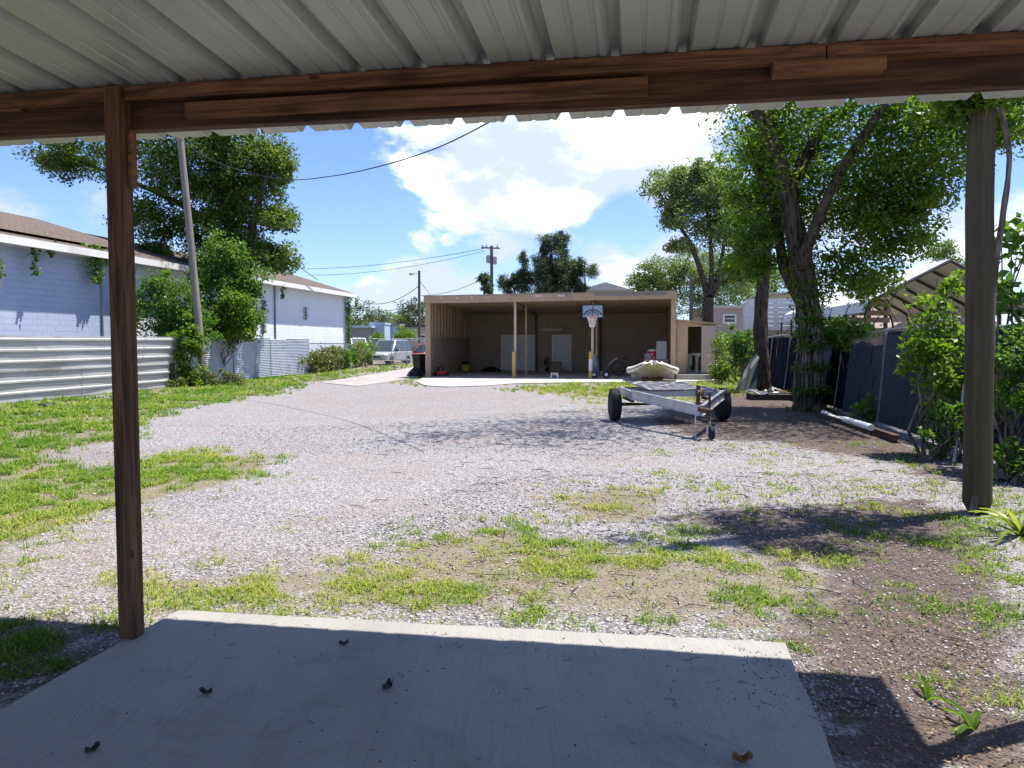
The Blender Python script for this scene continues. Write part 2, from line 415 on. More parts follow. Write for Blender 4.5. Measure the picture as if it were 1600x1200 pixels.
def zone_masks(X, Y):
    px, py = proj(X, Y, np.zeros_like(X)); ok = Y > 1.2
    n1 = fbm(X * 1.3, Y * 1.3); wob = (n1 - .5)
    qx = px + wob * 70; qy = py + (fbm(X * 1.7 + 9, Y * 1.7 + 4) - .5) * 26
    g = np.zeros_like(X); dry = np.full_like(X, .4); hh = np.full_like(X, .06)
    for poly, d, dr, h in ZONES:
        m = inpoly(qx, qy, poly) & ok & (d > g); g[m] = d; dry[m] = dr; hh[m] = h
    li = np.zeros_like(X)
    for poly, d in LITTER_SHADE: li[inpoly(qx, qy, poly) & ok] = np.maximum(li[inpoly(qx, qy, poly) & ok], d)
    di = np.zeros_like(X)
    for poly, d in DIRT: di[inpoly(qx, qy, poly) & ok] = d
    far = (Y > 62) | (X < -13.6 + .13 * (Y - 20)) | (X > 8.6 + .167 * (Y - 15))
    g[far & (Y > 6)] = .7
    return g, dry, hh, li, di
def soft_masks(X, Y, k=7, amt=.16):
    acc = None
    for i in range(k):
        j = amt * (1 + Y * .02); r_ = zone_masks(X + rng.normal(size=X.shape) * j, Y + rng.normal(size=X.shape) * j * 1.3)
        acc = [a_.copy() for a_ in r_] if acc is None else [a_ + q for a_, q in zip(acc, r_)]
    return [a_ / k for a_ in acc]
def jit_masks(X, Y, amt=.20):
    j = amt * (1 + Y * .02); return zone_masks(X + rng.normal(size=X.shape) * j, Y + rng.normal(size=X.shape) * j * 1.3)
def axis_vals(segs):
    out = []
    for a, b, n in segs: out += list(np.linspace(a, b, n, endpoint=False))
    return np.array(out + [segs[-1][1]])
gx = axis_vals([(-900, -60, 10), (-60, -16, 45), (-16, 14, 300), (14, 60, 45), (60, 900, 10)])
gy = axis_vals([(-300, -4, 12), (-4, 2, 12), (2, 16, 190), (16, 42, 170), (42, 90, 60), (90, 1500, 20)])
XX, YY = np.meshgrid(gx, gy); gX, gY = XX.ravel(), YY.ravel()
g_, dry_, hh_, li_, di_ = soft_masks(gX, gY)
nx, ny = len(gx), len(gy); idx = np.arange(nx * ny).reshape(ny, nx)
gf = np.stack([idx[:-1, :-1], idx[:-1, 1:], idx[1:, 1:], idx[1:, :-1]], -1).reshape(-1, 4)
near = np.clip((gY - 4.6) / 2, 0, 1) * np.clip((30 - gY) / 4, 0, 1)
gz = (fbm(gX * .5, gY * .5, 2) - .55) * .03 * near
b = NB('ground_gravel_and_soil')
at = b.n('ShaderNodeAttribute'); at.attribute_name = 'zone'
sepc = b.n('ShaderNodeSeparateColor'); b.t.links.new(at.outputs['Color'], sepc.inputs[0])
mg, ml, mdi = sepc.outputs
v = b.mp()
cell = b.n('ShaderNodeTexVoronoi'); cell.inputs['Scale'].default_value = 46; b.t.links.new(v, cell.inputs['Vector'])
cs_ = b.n('ShaderNodeSeparateColor'); b.t.links.new(cell.outputs['Color'], cs_.inputs[0])
grav = b.mix(b.mr(cs_.outputs[0], 0, 1), (.19, .18, .183), (.42, .405, .405))
grav = b.mix(b.mr(b.noise(v, .55, 5, .6, .5), .42, .68), grav, b.mix(.6, grav, (.30, .245, .225)))
grav = b.mix(b.mr(b.vor(v, 46), .40, .68, 0, .6), grav, (.08, .075, .075))
soil = b.mix(b.noise(v, 14, 8, .7), (.10, .078, .066), (.30, .235, .20))
soilg = b.mix(b.noise(v, 22, 8, .7), (.10, .085, .055), (.27, .235, .15))
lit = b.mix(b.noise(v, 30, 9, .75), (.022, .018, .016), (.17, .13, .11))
fine = b.noise(v, 5, 8, .7)
c = b.mix(b.mr(b.math('ADD', mdi, b.math('MULTIPLY', fine, .6)), .62, .95), grav, b.mix(.6, soil, grav))
c = b.mix(b.mr(b.math('ADD', mg, b.math('MULTIPLY', fine, .7)), .62, 1.05), c, soilg)
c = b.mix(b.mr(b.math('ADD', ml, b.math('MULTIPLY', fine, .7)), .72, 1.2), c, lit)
hgt = b.math('ADD', b.math('MULTIPLY', b.vor(v, 46), -1.0), b.math('MULTIPLY', b.noise(v, 9, 7, .7), 1.2))
b.pbsdf(c, .9, 0, b.bump(hgt, .9, .02), .25)
gro = npmesh('ground', np.stack([gX, gY, gz], 1), gf, b.m, kind='structure', smooth=True)
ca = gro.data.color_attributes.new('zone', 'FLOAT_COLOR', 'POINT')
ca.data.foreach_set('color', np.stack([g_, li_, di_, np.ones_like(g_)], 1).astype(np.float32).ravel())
tag(gro, 'grey gravel and bare soil yard with grass patches', kind='structure')

# ---- concrete slabs
def concrete(name, col, st=(.12, .115, .11)):
    b = NB(name); v = b.mp()
    c = b.mix(b.noise(v, 1.1, 6, .6), tuple(q * .82 for q in col), tuple(min(1, q * 1.1) for q in col))
    c = b.mix(b.mr(b.noise(v, 70, 4, .7), .45, .75, 0, .35), c, st)
    c = b.mix(b.mr(b.noise(b.mp((1, 1, 1), loc=(3, 7, 0)), 2.2, 8, .7, .6), .50, .74, 0, .55), c, st)
    c = b.mix(b.mr(b.noise(b.mp((1, .35, 1), loc=(9, 2, 0)), 1.4, 5, .6, .8), .5, .7, 0, .35), c, tuple(q * .55 for q in col))
    c = b.mix(b.mr(b.noise(b.mp((55, 1.2, 1)), 1, 3, .55), .45, .8, 0, .30), c, tuple(q * .6 for q in col))
    c = b.mix(b.mr(b.vor(v, 5.5), .02, .05, .5, 0), c, st)
    broom = b.noise(b.mp((90, 2.5, 1)), 1, 3, .5)
    h = b.math('ADD', b.math('MULTIPLY', broom, .8), b.noise(v, 160, 3, .6))
    b.pbsdf(c, .85, 0, b.bump(h, .45, .006), .3); return b.m
conc = concrete('concrete_patio', (.31, .298, .278))
concs = concrete('concrete_shed', (.46, .44, .41))
zS = .055
FL, FR = G(280, 952, zS), G(1228, 1003, zS); LB, RB = G(0, 1107, zS), G(1310, 1200, zS)
bl = FL + (LB - FL) * (( -3 - FL.y) / (LB.y - FL.y)); brr = FR + (RB - FR) * ((-3 - FR.y) / (RB.y - FR.y))
pl = MB(); top = []
nE = 44                                               # slightly uneven hand-trowelled edge
for a_, c_ in ((bl, FL), (FL, FR), (FR, brr), (brr, bl)):
    for i in range(nE):
        p = a_.lerp(c_, i / nE); j = 0 if i == 0 else 1
        top.append(p + Vector((random.uniform(-1, 1), random.uniform(-1, 1), 0)) * .006 * j)
cen = sum(top, Vector()) / len(top); n = len(top)
inn = [p + (cen - p).normalized() * .014 for p in top]
vs = [p.copy() for p in inn] + [Vector((p.x, p.y, zS - .012)) for p in top] + [Vector((p.x, p.y, -.06)) for p in top]
pl.add(vs, [tuple(range(n))] + [(i, (i + 1) % n, n + (i + 1) % n, n + i) for i in range(n)] + [(n + i, n + (i + 1) % n, 2 * n + (i + 1) % n, 2 * n + i) for i in range(n)])
tag(pl.build('patio_slab', conc), 'pale broom-finished concrete patio slab under the metal roof', kind='structure')

# shed placement frame
SA = G(666, 590.5); SA.z = 0
def SL(a, d, z=0.): return SA + VX * a + UX * d + Vector((0, 0, z))
def s_at(px, d, py=560):                              # shed-local a for photo column px on the plane at depth d
    q = hit(px, py, SL(0, d), UX); return (q - SA).dot(VX)
def s_hit(px, py, d):
    q = hit(px, py, SL(0, d), UX); return (q - SA).dot(VX), q.z
SW = s_at(1055, 0); SD = 8.9
sb = MB()
ap = [SL(-.1, SD), SL(-.1, .1), G(650, 597), G(664, 603.5), G(700, 605.5), G(752, 604), G(800, 600.5), G(870, 599), G(930, 598.5), G(1055, 598), G(1122, 595.5), SL(SW + 1.9, SD)]
sb.prism(ap, (0, 0, -.05), (0, 0, .04))
tag(sb.build('shed_slab', concs), 'concrete floor and apron of the open brown shed', kind='structure')
# compacted lane leading out behind the shed's left side
ln_ = MB(); lp = [G(560, 604), G(652, 590), G(664, 586), G(668, 574), G(668, 571.5), G(655, 571.5), G(620, 579), G(560, 589), G(500, 598)]
ln_.prism(lp, (0, 0, .0), (0, 0, .018))
tag(ln_.build('lane', mat('lane_gravel', (.33, .30, .29), .95, var=.35, sc=6, dirt=(.2, .16, .14), dsc=.7, bump=.8, bsc=30)), 'worn gravel lane running past the shed', kind='structure')

# ================================================================== PATIO COVER
dwood, lwood = (.030, .013, .007), (.125, .060, .029)
wX = wood('wood_brown_x', dwood, lwood, 'X'); wZ = wood('wood_brown_z', dwood, (.20, .105, .052), 'Z')
wX3 = wood('wood_bounce_lit_x', (.055, .024, .011), (.24, .115, .05), 'X'); wX2 = wood('wood_new_x', (.10, .045, .02), (.30, .15, .065), 'X')  # plate and cleat wood lightened: ground bounce light put into its colour
pb = G(206, 994, zS)                                   # left post foot
pc = T('patio_cover', 'brown timber patio cover with ribbed metal roof over the slab', 'patio cover', (pb.x, pb.y, 0), -TH)
def LP(px, py, u):                                     # photo pixel -> patio-local (v, z) on the plane u
    q = hit(px, py, Vector((pb.x, pb.y, 0)) + UX * u, UX); r_ = q - Vector((pb.x, pb.y, 0)); return r_.dot(VX), q.z
zb = (LP(205, 206, .05)[1] + LP(1590, 132, .05)[1]) / 2          # beam bottom
zp = LP(215, 158, .0)[1]                                         # plate bottom
zt = zp + .075                                                   # roof seat
VR = 4.68; VL = VR - 9 * .9144
for vv in (0, 4.53, -3.2):
    m = MB(); m.box((vv - .045, -.045, zS if vv == 0 else -.2), (vv + .045, .045, zt - .005))
    m.build('post', wZ, pc, bevel=.004)
for vv, uu in ((-3.2, -5.2), (1.1, -5.2), (4.53, -5.2)):
    MB().box((vv - .045, uu - .045, -.2), (vv + .045, uu + .045, zt + .29)).build('post', wZ, pc, bevel=.004)
MB().box((VL + .1, -5.20 + .047, zb + .28), (VR - .1, -5.2 + .087, zt + .285)).build('rear_beam', wX, pc, bevel=.003)
MB().box((VL + .1, .047, zb), (VR - .1, .087, zt - .042)).build('beam', wX, pc, bevel=.003)
MB().box((VL + .1, .089, zb + .004), (VR - .1, .127, zt - .04)).build('beam', wX, pc, bevel=.003)
vj = LP(1290, 80, 0)[0]
for a_, c_ in ((VL + .1, -.048), (.048, vj - .003), (vj + .003, VR - .1)):
    MB().box((a_, -.022, zp), (c_, .125, zt - .003)).build('top_plate', wX3, pc, bevel=.003)
def cleat(x0, y0a, y0b, x1, uu, th):
    a_, za = LP(x0, y0a, uu); _, zb_ = LP(x0, y0b, uu); c_, _ = LP(x1, y0a, uu)
    MB().box((a_, uu, zb_), (c_, .0455, za)).build('cleat', wX2 if x0 > 1000 else wX3, pc, bevel=.004)
cleat(288, 159.5, 184, 1012, -.008, .03)
cleat(1208, 95, 117, 1386, -.03, .05)
cleat(-120, 166, 181, 30, .006, .03)
# small bracing block behind the post
MB().box((.047, .0, zb - .30), (.072, .044, zb - .006)).build('brace_block', wX2, pc, bevel=.003)
# roof sheets: one object per panel
galv = None
b = NB('roof_sheet_galvalume'); v = b.mp()
c = b.mix(b.noise(v, 2.2, 6, .6), (.35, .37, .34), (.45, .47, .43))
c = b.mix(b.mr(b.noise(b.mp((14, .5, 1)), 1, 5, .6), .5, .8, 0, .35), c, (.26, .275, .26))
b.pbsdf(c, .42, .25, b.bump(b.noise(v, 7, 3), .06, .01), .5); roofm = b.m
PER, RH, SLP, OV = .3048, .044, .050, .80
def rprof():
    pts = []
    for k in range(3):
        o = k * PER
        pts += [(o, 0), (o + .075, 0), (o + .083, .005), (o + .099, .005), (o + .107, 0), (o + .178, 0), (o + .184, .005), (o + .198, .005), (o + .204, 0), (o + .214, 0), (o + .222, 0), (o + .2500, RH), (o + .2860, RH)]
    return pts + [(3 * PER, 0)]
npan = 9
for k in range(npan):
    m = MB(); pr = rprof(); w0 = VL + k * 3 * PER; e = OV + random.uniform(-.008, .008); us = [-6.2, -3, 0, e]
    lift = .0016 * (k % 2)
    vs = [(w0 + p[0] - .002, u_, zt + .001 + lift + p[1] - SLP * u_) for u_ in us for p in pr]
    q = len(pr)
    m.add(vs, [(i * q + j, i * q + j + 1, (i + 1) * q + j + 1, (i + 1) * q + j) for i in range(3) for j in range(q - 1)])
    m.build('roof_panel', roofm, pc, thick=.0012)

# ================================================================== OPEN SHED
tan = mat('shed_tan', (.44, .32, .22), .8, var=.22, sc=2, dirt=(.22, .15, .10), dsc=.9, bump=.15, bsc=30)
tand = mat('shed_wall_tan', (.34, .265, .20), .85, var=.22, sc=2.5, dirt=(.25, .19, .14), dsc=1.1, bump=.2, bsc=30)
plyw = mat('shed_plywood', (.50, .35, .22), .8, var=.28, sc=5, bump=.15, bsc=30, stretch=(3, 3, .5), dirt=(.28, .2, .12))
ceil_ = mat('shed_ceiling', (.46, .34, .22), .85, var=.2, sc=3)
metal_edge = mat('edge_metal', (.30, .27, .24), .5, .4, dirt=(.16, .12, .1))
white = mat('white_paint', (.74, .73, .70), .5, var=.08, dirt=(.55, .53, .48), bump=.05)
sh = T('open_shed', 'long brown open-fronted shed with flat roof and two white doors', 'shed', tuple(SA), -TH)
zl, zr = s_hit(664, 463, 0)[1], s_hit(1055, 455, 0)[1]
zc_b = 3.18
def roofz(a, d, off=0.): 
    f = zl + (zr - zl) * a / SW; return f + (zc_b + .2 - f) * max(0, d) / SD + off
def slab_quad(m, a0, a1, d0, d1, o0, o1):
    vs = [(a, d, roofz(a, d, o)) for o in (o0, o1) for a, d in ((a0, d0), (a1, d0), (a1, d1), (a0, d1))]
    m.add(vs, [(0, 1, 2, 3), (4, 5, 6, 7), (0, 1, 5, 4), (1, 2, 6, 5), (2, 3, 7, 6), (3, 0, 4, 7)]); return m
slab_quad(MB(), -.02, SW + .03, -.12, SD + .3, -.10, -.03).build('roof', mat('roof_roll', (.42, .40, .37), .9, dirt=(.25, .22, .2)), sh)
slab_quad(MB(), -.05, SW + .06, -.19, -.07, -.33, -.012).build('fascia', tan, sh)
m = MB(); slab_quad(m, -.055, SW + .065, -.205, -.05, -.010, .022); m.build('drip_edge', metal_edge, sh)
nC = 5
for k in range(nC):
    a0, a1 = .06 + (SW - .12) * k / nC, .06 + (SW - .12) * (k + 1) / nC
    slab_quad(MB(), a0 + .008, a1 - .008, -.06, SD - .06, -.145, -.105).build('ceiling_panel', ceil_, sh)
    if k: slab_quad(MB(), a0 - .05, a0 + .05, -.06, SD - .06, -.175, -.147).build('rafter', tan, sh)
for px in (705, 750, 785): pass
# patched notches and vents on the fascia
for px, py in ((842, 462), (877, 462), (690, 465), (714, 465.5), (737, 465)):
    a_, z_ = s_hit(px, py, -.19); w_ = .17 if px > 800 else .04
    MB().box((a_ - w_, -.202, z_ - .045), (a_ + w_, -.191, z_ + .045)).build('fascia_patch', mat('pale_patch', (.62, .55, .46), .8), sh)
a_, z_ = s_hit(985, 459.5, -.19)
MB().box((a_ - 1.55, -.201, z_ - .06), (a_ + 1.55, -.191, z_ + .07)).build('weathered_board', mat('weathered_grey', (.26, .23, .22), .9, var=.5, sc=8, stretch=(.3, 1, 2)), sh)
# walls
def wallslab(m, a0, a1, d0, d1, z0, off=-.10):
    vs = [(a, d, z0) for a, d in ((a0, d0), (a1, d0), (a1, d1), (a0, d1))] + [(a, d, roofz(a, d, off)) for a, d in ((a0, d0), (a1, d0), (a1, d1), (a0, d1))]
    m.add(vs, [(0, 1, 2, 3), (4, 5, 6, 7), (0, 1, 5, 4), (1, 2, 6, 5), (2, 3, 7, 6), (3, 0, 4, 7)]); return m
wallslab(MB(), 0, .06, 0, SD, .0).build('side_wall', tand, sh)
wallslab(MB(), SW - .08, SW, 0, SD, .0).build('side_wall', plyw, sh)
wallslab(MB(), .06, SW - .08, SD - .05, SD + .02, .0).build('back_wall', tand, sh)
wallslab(MB(), -.02, .22, -.06, .02, .041, -.15).build('corner_board', tan, sh)
wallslab(MB(), SW - .20, SW + .02, -.06, .02, .041, -.15).build('corner_board', plyw, sh)
# exposed studs above, plywood sheets below on the left inside wall
zg = s_hit(668, 528.5, 0)[1]
for k in range(15):
    d0 = .12 + k * .6
    if d0 > SD - .2: break
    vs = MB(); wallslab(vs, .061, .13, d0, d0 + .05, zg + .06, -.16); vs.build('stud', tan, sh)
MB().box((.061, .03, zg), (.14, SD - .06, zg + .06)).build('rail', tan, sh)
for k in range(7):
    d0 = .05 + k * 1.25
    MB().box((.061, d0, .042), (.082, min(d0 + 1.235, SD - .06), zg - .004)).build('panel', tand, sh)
# back wall sheets and trim
nB = 9
for k in range(nB):
    a0, a1 = .15 + (SW - .3) * k / nB, .15 + (SW - .3) * (k + 1) / nB
    MB().box((a0 + .005, SD - .072, .042), (a1 - .005, SD - .052, 2.38)).build('panel', tand, sh)
    MB().box((a0 + .005, SD - .076, 2.40), (a1 - .005, SD - .052, zc_b - .08)).build('panel', tand, sh)
MB().box((.2, SD - .11, 2.30), (SW - .3, SD - .085, 2.335)).build('conduit', tan, sh)
for px in (838, 938): 
    a_ = s_at(px, SD - .15); MB().box((a_ - .06, SD - .2, .042), (a_ + .06, SD - .08, zc_b)).build('wall_post', mat('dark_post', (.10, .075, .055), .8), sh)
def panel_door(x0, x1, y0, y1, leaves, name='door'):
    a0, z1 = s_hit(x0, y0, SD - .08); a1, _ = s_hit(x1, y0, SD - .08); z0 = .045
    fr = MB()
    for q0, q1, zz0, zz1 in ((a0, a0 + .09, z0, z1), (a1 - .09, a1, z0, z1), (a0 + .091, a1 - .091, z1 - .09, z1)):
        fr.box((q0, SD - .125, zz0), (q1, SD - .08, zz1))
    fr.build('door_frame', white, sh)
    w_ = (a1 - a0 - .2) / leaves
    for k in range(leaves):
        l0 = a0 + .1 + k * w_; l1 = l0 + w_ - .006
        d = MB().box((l0, SD - .108, z0 + .01), (l1, SD - .082, z1 - .1)).build(name, mat('door_white', (.62, .62, .60), .55, var=.06), sh)
        cw = (l1 - l0 - .1 * 3) / 2
        for cx in (l0 + .1, l0 + .2 + cw):
            for h0, h1 in ((.18, .78), (.92, 1.45), (1.58, min(1.86, z1 - .24))):
                MB().box((cx, SD - .117, z0 + h0), (cx + cw, SD - .1085, z0 + h1)).build('door_panel', mat('door_white', (.6, .6, .6)), d, bevel=.006)
        MB().lathe([(.028, 0), (.03, .02), (.02, .04), (.012, .06)], (l0 + (.07 if (leaves == 1 or k) else w_ - .08), SD - .17, 1.0), 8, 'Y').build('door_knob', mat('dark_metal', (.06, .06, .06), .4, .6), d)
panel_door(783, 837.5, 523.5, 580, 2); panel_door(862.5, 893, 523, 580, 1)
# roof posts with their beams and the painted bumper pipes
pinkm = mat('post_pink', (.55, .42, .33), .7); yel = mat('bollard_yellow', (.66, .42, .10), .6, var=.25, dirt=(.6, .52, .4), dsc=3)
for px, d in ((805, .12), (925.5, .12), (822, 3.2), (932, 3.2)):
    a_ = s_at(px, d); m = MB(); wallslab(m, a_ - .05, a_ + .05, d - .05, d + .05, .041, -.18); m.build('roof_post', pinkm if d < 1 else tan, sh, bevel=.004)
for px in (813, 932):
    a_ = s_at(px, 3.2); slab_quad(MB(), a_ - .05, a_ + .05, -.05, SD - .21, -.30, -.178).build('ceiling_beam', tan, sh)
a_ = s_at(863, SD - .2); MB().box((s_at(845.5, SD - .2), SD - .22, 2.27), (s_at(879, SD - .2), SD - .09, 2.42)).build('strip_light', mat('strip_light_housing', (.55, .52, .47), .5), sh, bevel=.03)
for px, lab in ((802.5, 'yellow steel bumper pipe beside the bare shed post'), (922.5, 'yellow steel bumper pipe below the basketball hoop')):
    a_ = s_at(px, -.12); q = SL(a_, -.12, .041)
    t = T('bollard', lab, 'bollard', tuple(q), -TH, 'yellow pipes guarding the shed posts')
    MB().lathe([(.075, 0), (.075, 1.12), (.06, 1.17), (.02, 1.19)], (0, 0, 0), 14).build('pipe', yel, t, smooth=True)
    if px > 900: MB().lathe([(.079, .35), (.079, .85)], (0, 0, 0), 14).build('wrap', white, t, smooth=True)
# ---- lean-to closet
LW = 1.62; lz0, lz1 = s_hit(1056, 501, 0)[1], s_hit(1113, 507, 0)[1]
lt = T('lean_to_closet', 'plywood lean-to toilet closet with open pink door on the shed side', 'closet', tuple(SL(SW + .03, .05)), -TH)
d0_, d1_ = s_at(1074.5, .05) - SW - .03, s_at(1095.5, .05) - SW - .03
zd1 = s_hit(1085, 510.5, .05)[1]; zf = .32
def lz(a): return lz0 + (lz1 - lz0) * a / LW
MB().prism([(0, 0, zf), (d0_, 0, zf), (d0_, 0, lz(d0_)), (0, 0, lz(0))], (0, 0, 0), (0, .05, 0)).build('front_wall', plyw, lt)
MB().prism([(d1_, 0, zf), (LW, 0, zf), (LW, 0, lz(LW)), (d1_, 0, lz(d1_))], (0, 0, 0), (0, .05, 0)).build('front_wall', plyw, lt)
MB().prism([(d0_ + .001, 0, zd1), (d1_ - .001, 0, zd1), (d1_ - .001, 0, lz(d1_)), (d0_ + .001, 0, lz(d0_))], (0, .002, 0), (0, .048, 0)).build('front_wall', plyw, lt)
MB().box((LW - .05, .052, zf), (LW, 2.3, lz1 - .01)).build('side_wall', plyw, lt)
MB().box((0.01, 2.3, zf), (LW, 2.35, lz1 - .01)).build('back_wall', tand, lt)
MB().box((0.01, .0, .0), (LW - .2, 2.35, zf - .004)).build('base', mat('block_grey', (.30, .29, .27), .9), lt)
MB().box((LW - .38, -.05, .0), (LW, 0.0, zf + .02)).build('skirting', mat('brick_rust', (.36, .15, .07), .85), lt)
MB().prism([(-.02, 0, lz(0) + .002), (LW + .12, 0, lz(LW + .12) + .002), (LW + .12, 0, lz(LW + .12) + .07), (-.02, 0, lz(0) + .07)], (0, -.16, 0), (0, 2.45, 0)).build('roof', tan, lt)
dr = MB().box((d1_ + .01, -.10, zf + .0), (d1_ + .57, -.055, zd1 + .04)).build('door', mat('door_pink', (.52, .38, .34), .7, var=.08), lt, bevel=.003)
MB().lathe([(.03, 0), (.03, .03), (.015, .05)], (d1_ + .5, -.15, 1.25), 8, 'Y').build('door_knob', mat('dark_metal', (.06, .06, .06)), dr)
def lt_w(a, d, z): q = SL(SW + .03 + a, .05 + d, z); return (q.x, q.y, q.z)
st_ = MB().box((0, 0, 0), (1.42, .42, .22)).build('concrete_step', mat('step_grey', (.34, .33, .31), .9, var=.4, dirt=(.2, .19, .17)), bevel=.012)
q = SL(SW + .04, -.62, .0405); st_.location = q; st_.rotation_euler = (0, 0, -TH)
tag(st_, 'low grey concrete step below the plywood closet', 'step')
porc = mat('porcelain', (.78, .77, .74), .2, var=.03, bump=0)
t = T('toilet', 'white toilet inside the dark open closet', 'toilet', lt_w(d0_ + .02, .9, zf), -TH)
MB().lathe([(.13, 0), (.12, .2), (.2, .34), (.21, .4)], (.05, 0, 0), 14).build('bowl', porc, t, smooth=True)
MB().box((-.16, .12, .36), (.24, .3, .8)).build('tank', porc, t, bevel=.02)
t = T('wash_basin', 'white pedestal wash basin inside the dark open closet', 'basin', lt_w(d1_ - .12, .9, zf), -TH)
MB().lathe([(.09, 0), (.06, .4), (.08, .66)], (0, 0, 0), 10).build('pedestal', porc, t, smooth=True)
MB().lathe([(.08, .66), (.24, .78), (.26, .84), (.22, .84), (.1, .76)], (0, 0, 0), 16).build('bowl', porc, t, smooth=True)

# ================================================================== LEFT SIDE: painted block building
wallb = NB('painted_block'); v = wallb.mp()
c = wallb.mix(wallb.noise(v, .5, 6, .6, .4), (.66, .70, .78), (.78, .80, .84))
c = wallb.mix(wallb.mr(wallb.noise(wallb.mp((1.5, 1.5, .25)), 1.2, 6, .65), .55, .75, 0, .4), c, (.52, .55, .58))
wallb.pbsdf(c, .75, 0, wallb.bump(wallb.noise(v, 25, 4), .15, .01), .3); wallb = wallb.m
shing = NB('roof_shingle'); v = shing.mp()
c = shing.mix(shing.noise(v, 6, 8, .7), (.045, .035, .03), (.20, .16, .135)); br_ = shing.n('ShaderNodeTexBrick')
br_.inputs['Scale'].default_value = 1; br_.inputs['Brick Width'].default_value = .3; br_.inputs['Row Height'].default_value = .14; br_.inputs['Mortar Size'].default_value = .012
shing.t.links.new(v, br_.inputs['Vector']); c = shing.mix(shing.mr(br_.outputs['Fac'], 0, 1, 0, .6), c, (.03, .025, .02))
shing.pbsdf(c, .95, 0, shing.bump(shing.noise(v, 12, 5), .5, .03), .2); shing = shing.m
EH = 4.85
# wall line from the eave seen at two photo columns
e0, e1 = P(0, 374, 1), P(541, 461, 1)
def eav(x, y):
    d = ray(x, y); return Vector((0, 0, CH)) + d * ((EH - CH) / d.z)
w0, w1 = eav(0, 375), eav(541, 461.5); bd = (w1 - w0); bd.z = 0; bL = bd.length; bd.normalize()
bang = math.atan2(bd.y, bd.x); bn = Vector((bd.y, -bd.x, 0))           # bn points to the yard
bs = w0 - bd * 9; bs.z = 0; bL += 9                                   # building starts beyond the frame
bb = T('block_building', 'long white painted block building with dark shingle roof behind the fence', 'building', tuple(bs), bang)
# local: x along wall, y away from the yard (+y = left of direction)
MB().box((0, .012, 0), (bL, 9, EH)).build('wall', mat('mortar_paint', (.60, .63, .69), .85), bb)
blk = MB().box((.0012, 0, .003), (.3988, .02, .197)).build('block', wallb, bb, bevel=.003)
bm_me = blk.data; bpy.data.objects.remove(blk)
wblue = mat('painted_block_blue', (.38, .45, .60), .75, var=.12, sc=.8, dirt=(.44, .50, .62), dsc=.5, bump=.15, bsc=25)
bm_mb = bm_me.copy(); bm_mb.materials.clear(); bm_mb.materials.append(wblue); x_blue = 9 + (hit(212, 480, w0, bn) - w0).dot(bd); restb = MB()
rest = MB(); cnt = 0; xw = 9 + (hit(477, 490, w0, bn) - w0).dot(bd); zw = hit(477, 490, w0, bn).z
for i in range(int(bL / .4)):
    for j in range(8, 24):
        x = i * .4 + (.2 if j % 2 else 0)
        if x + .4 > bL: continue
        if abs(x + .2 - xw) < .45 and abs(j * .2 + .1 - zw) < .45: continue
        if i * .4 > 9.3 and cnt < 300 and j > 8:
            o = bpy.data.objects.new('block', bm_mb if x + .2 < x_blue else bm_me); COL.objects.link(o); o.parent = bb; o.location = (x, -.008 + random.uniform(-.001, .001), j * .2); cnt += 1
        else:
            yy = -.008 + random.uniform(-.001, .001)
            (restb if x + .2 < x_blue else rest).box((x + .0012, yy, j * .2 + .003), (x + .3988, yy + .02, j * .2 + .197))
rest.build('blocks', wallb, bb, kind='stuff'); restb.build('blocks', wblue, bb, kind='stuff')
OVH = .62; PIT = .30
rf = MB()
rf.prism([(0, -OVH, EH + .02), (0, -OVH, EH + .10), (0, 4.5, EH + .10 + (4.5 + OVH) * PIT), (0, 9.6, EH + .10), (0, 9.6, EH + .02)], (-.4, 0, 0), (bL + .35, 0, 0))
rf.build('roof', shing, bb)
MB().prism([(0, -OVH + .5, EH + .2 + .5 * PIT), (0, 4.5, EH + .13 + (4.5 + OVH) * PIT), (0, 4.5, EH + .30 + (4.5 + OVH) * PIT), (0, -OVH + .9, EH + .37 + .8 * PIT)], (-.4, 0, 0), (bL - 22, 0, 0)).build('roof_layer', shing, bb)
MB().box((-.42, -OVH - .03, EH - .16), (bL + .37, -OVH - .002, EH + .09)).build('fascia', white, bb)
MB().box((-.42, -OVH, EH - .14), (bL + .37, 0, EH - .11)).build('soffit', mat('soffit_white', (.62, .63, .64), .7), bb)
wf = MB()
for q in ((xw - .2, xw - .15, zw - .4, zw + .4), (xw + .15, xw + .2, zw - .4, zw + .4), (xw - .149, xw + .149, zw + .35, zw + .4), (xw - .149, xw + .149, zw - .4, zw - .35)):
    wf.box((q[0], -.03, q[2]), (q[1], .011, q[3]))
wn_ = wf.build('window', mat('window_grey', (.45, .46, .47), .6), bb)
MB().box((xw - .15, -.006, zw - .35), (xw + .15, .008, zw + .35)).build('pane', mat('dark_glass', (.02, .025, .03), .1, bump=0, spec=.6), wn_)
for k in (-.2, 0, .2): MB().box((xw - .15, -.016, zw + k - .02), (xw + .15, -.007, zw + k + .02)).build('louvre', mat('window_grey', (.45, .46, .47)), wn_)
for px in (157, 428): 
    xx = 9 + (hit(px, 480, w0, bn) - w0).dot(bd); MB().tube([(xx, -.06, 0), (xx, -.06, EH - .15)], .05, 8).build('downpipe', mat('pipe_grey', (.25, .27, .30), .5), bb)

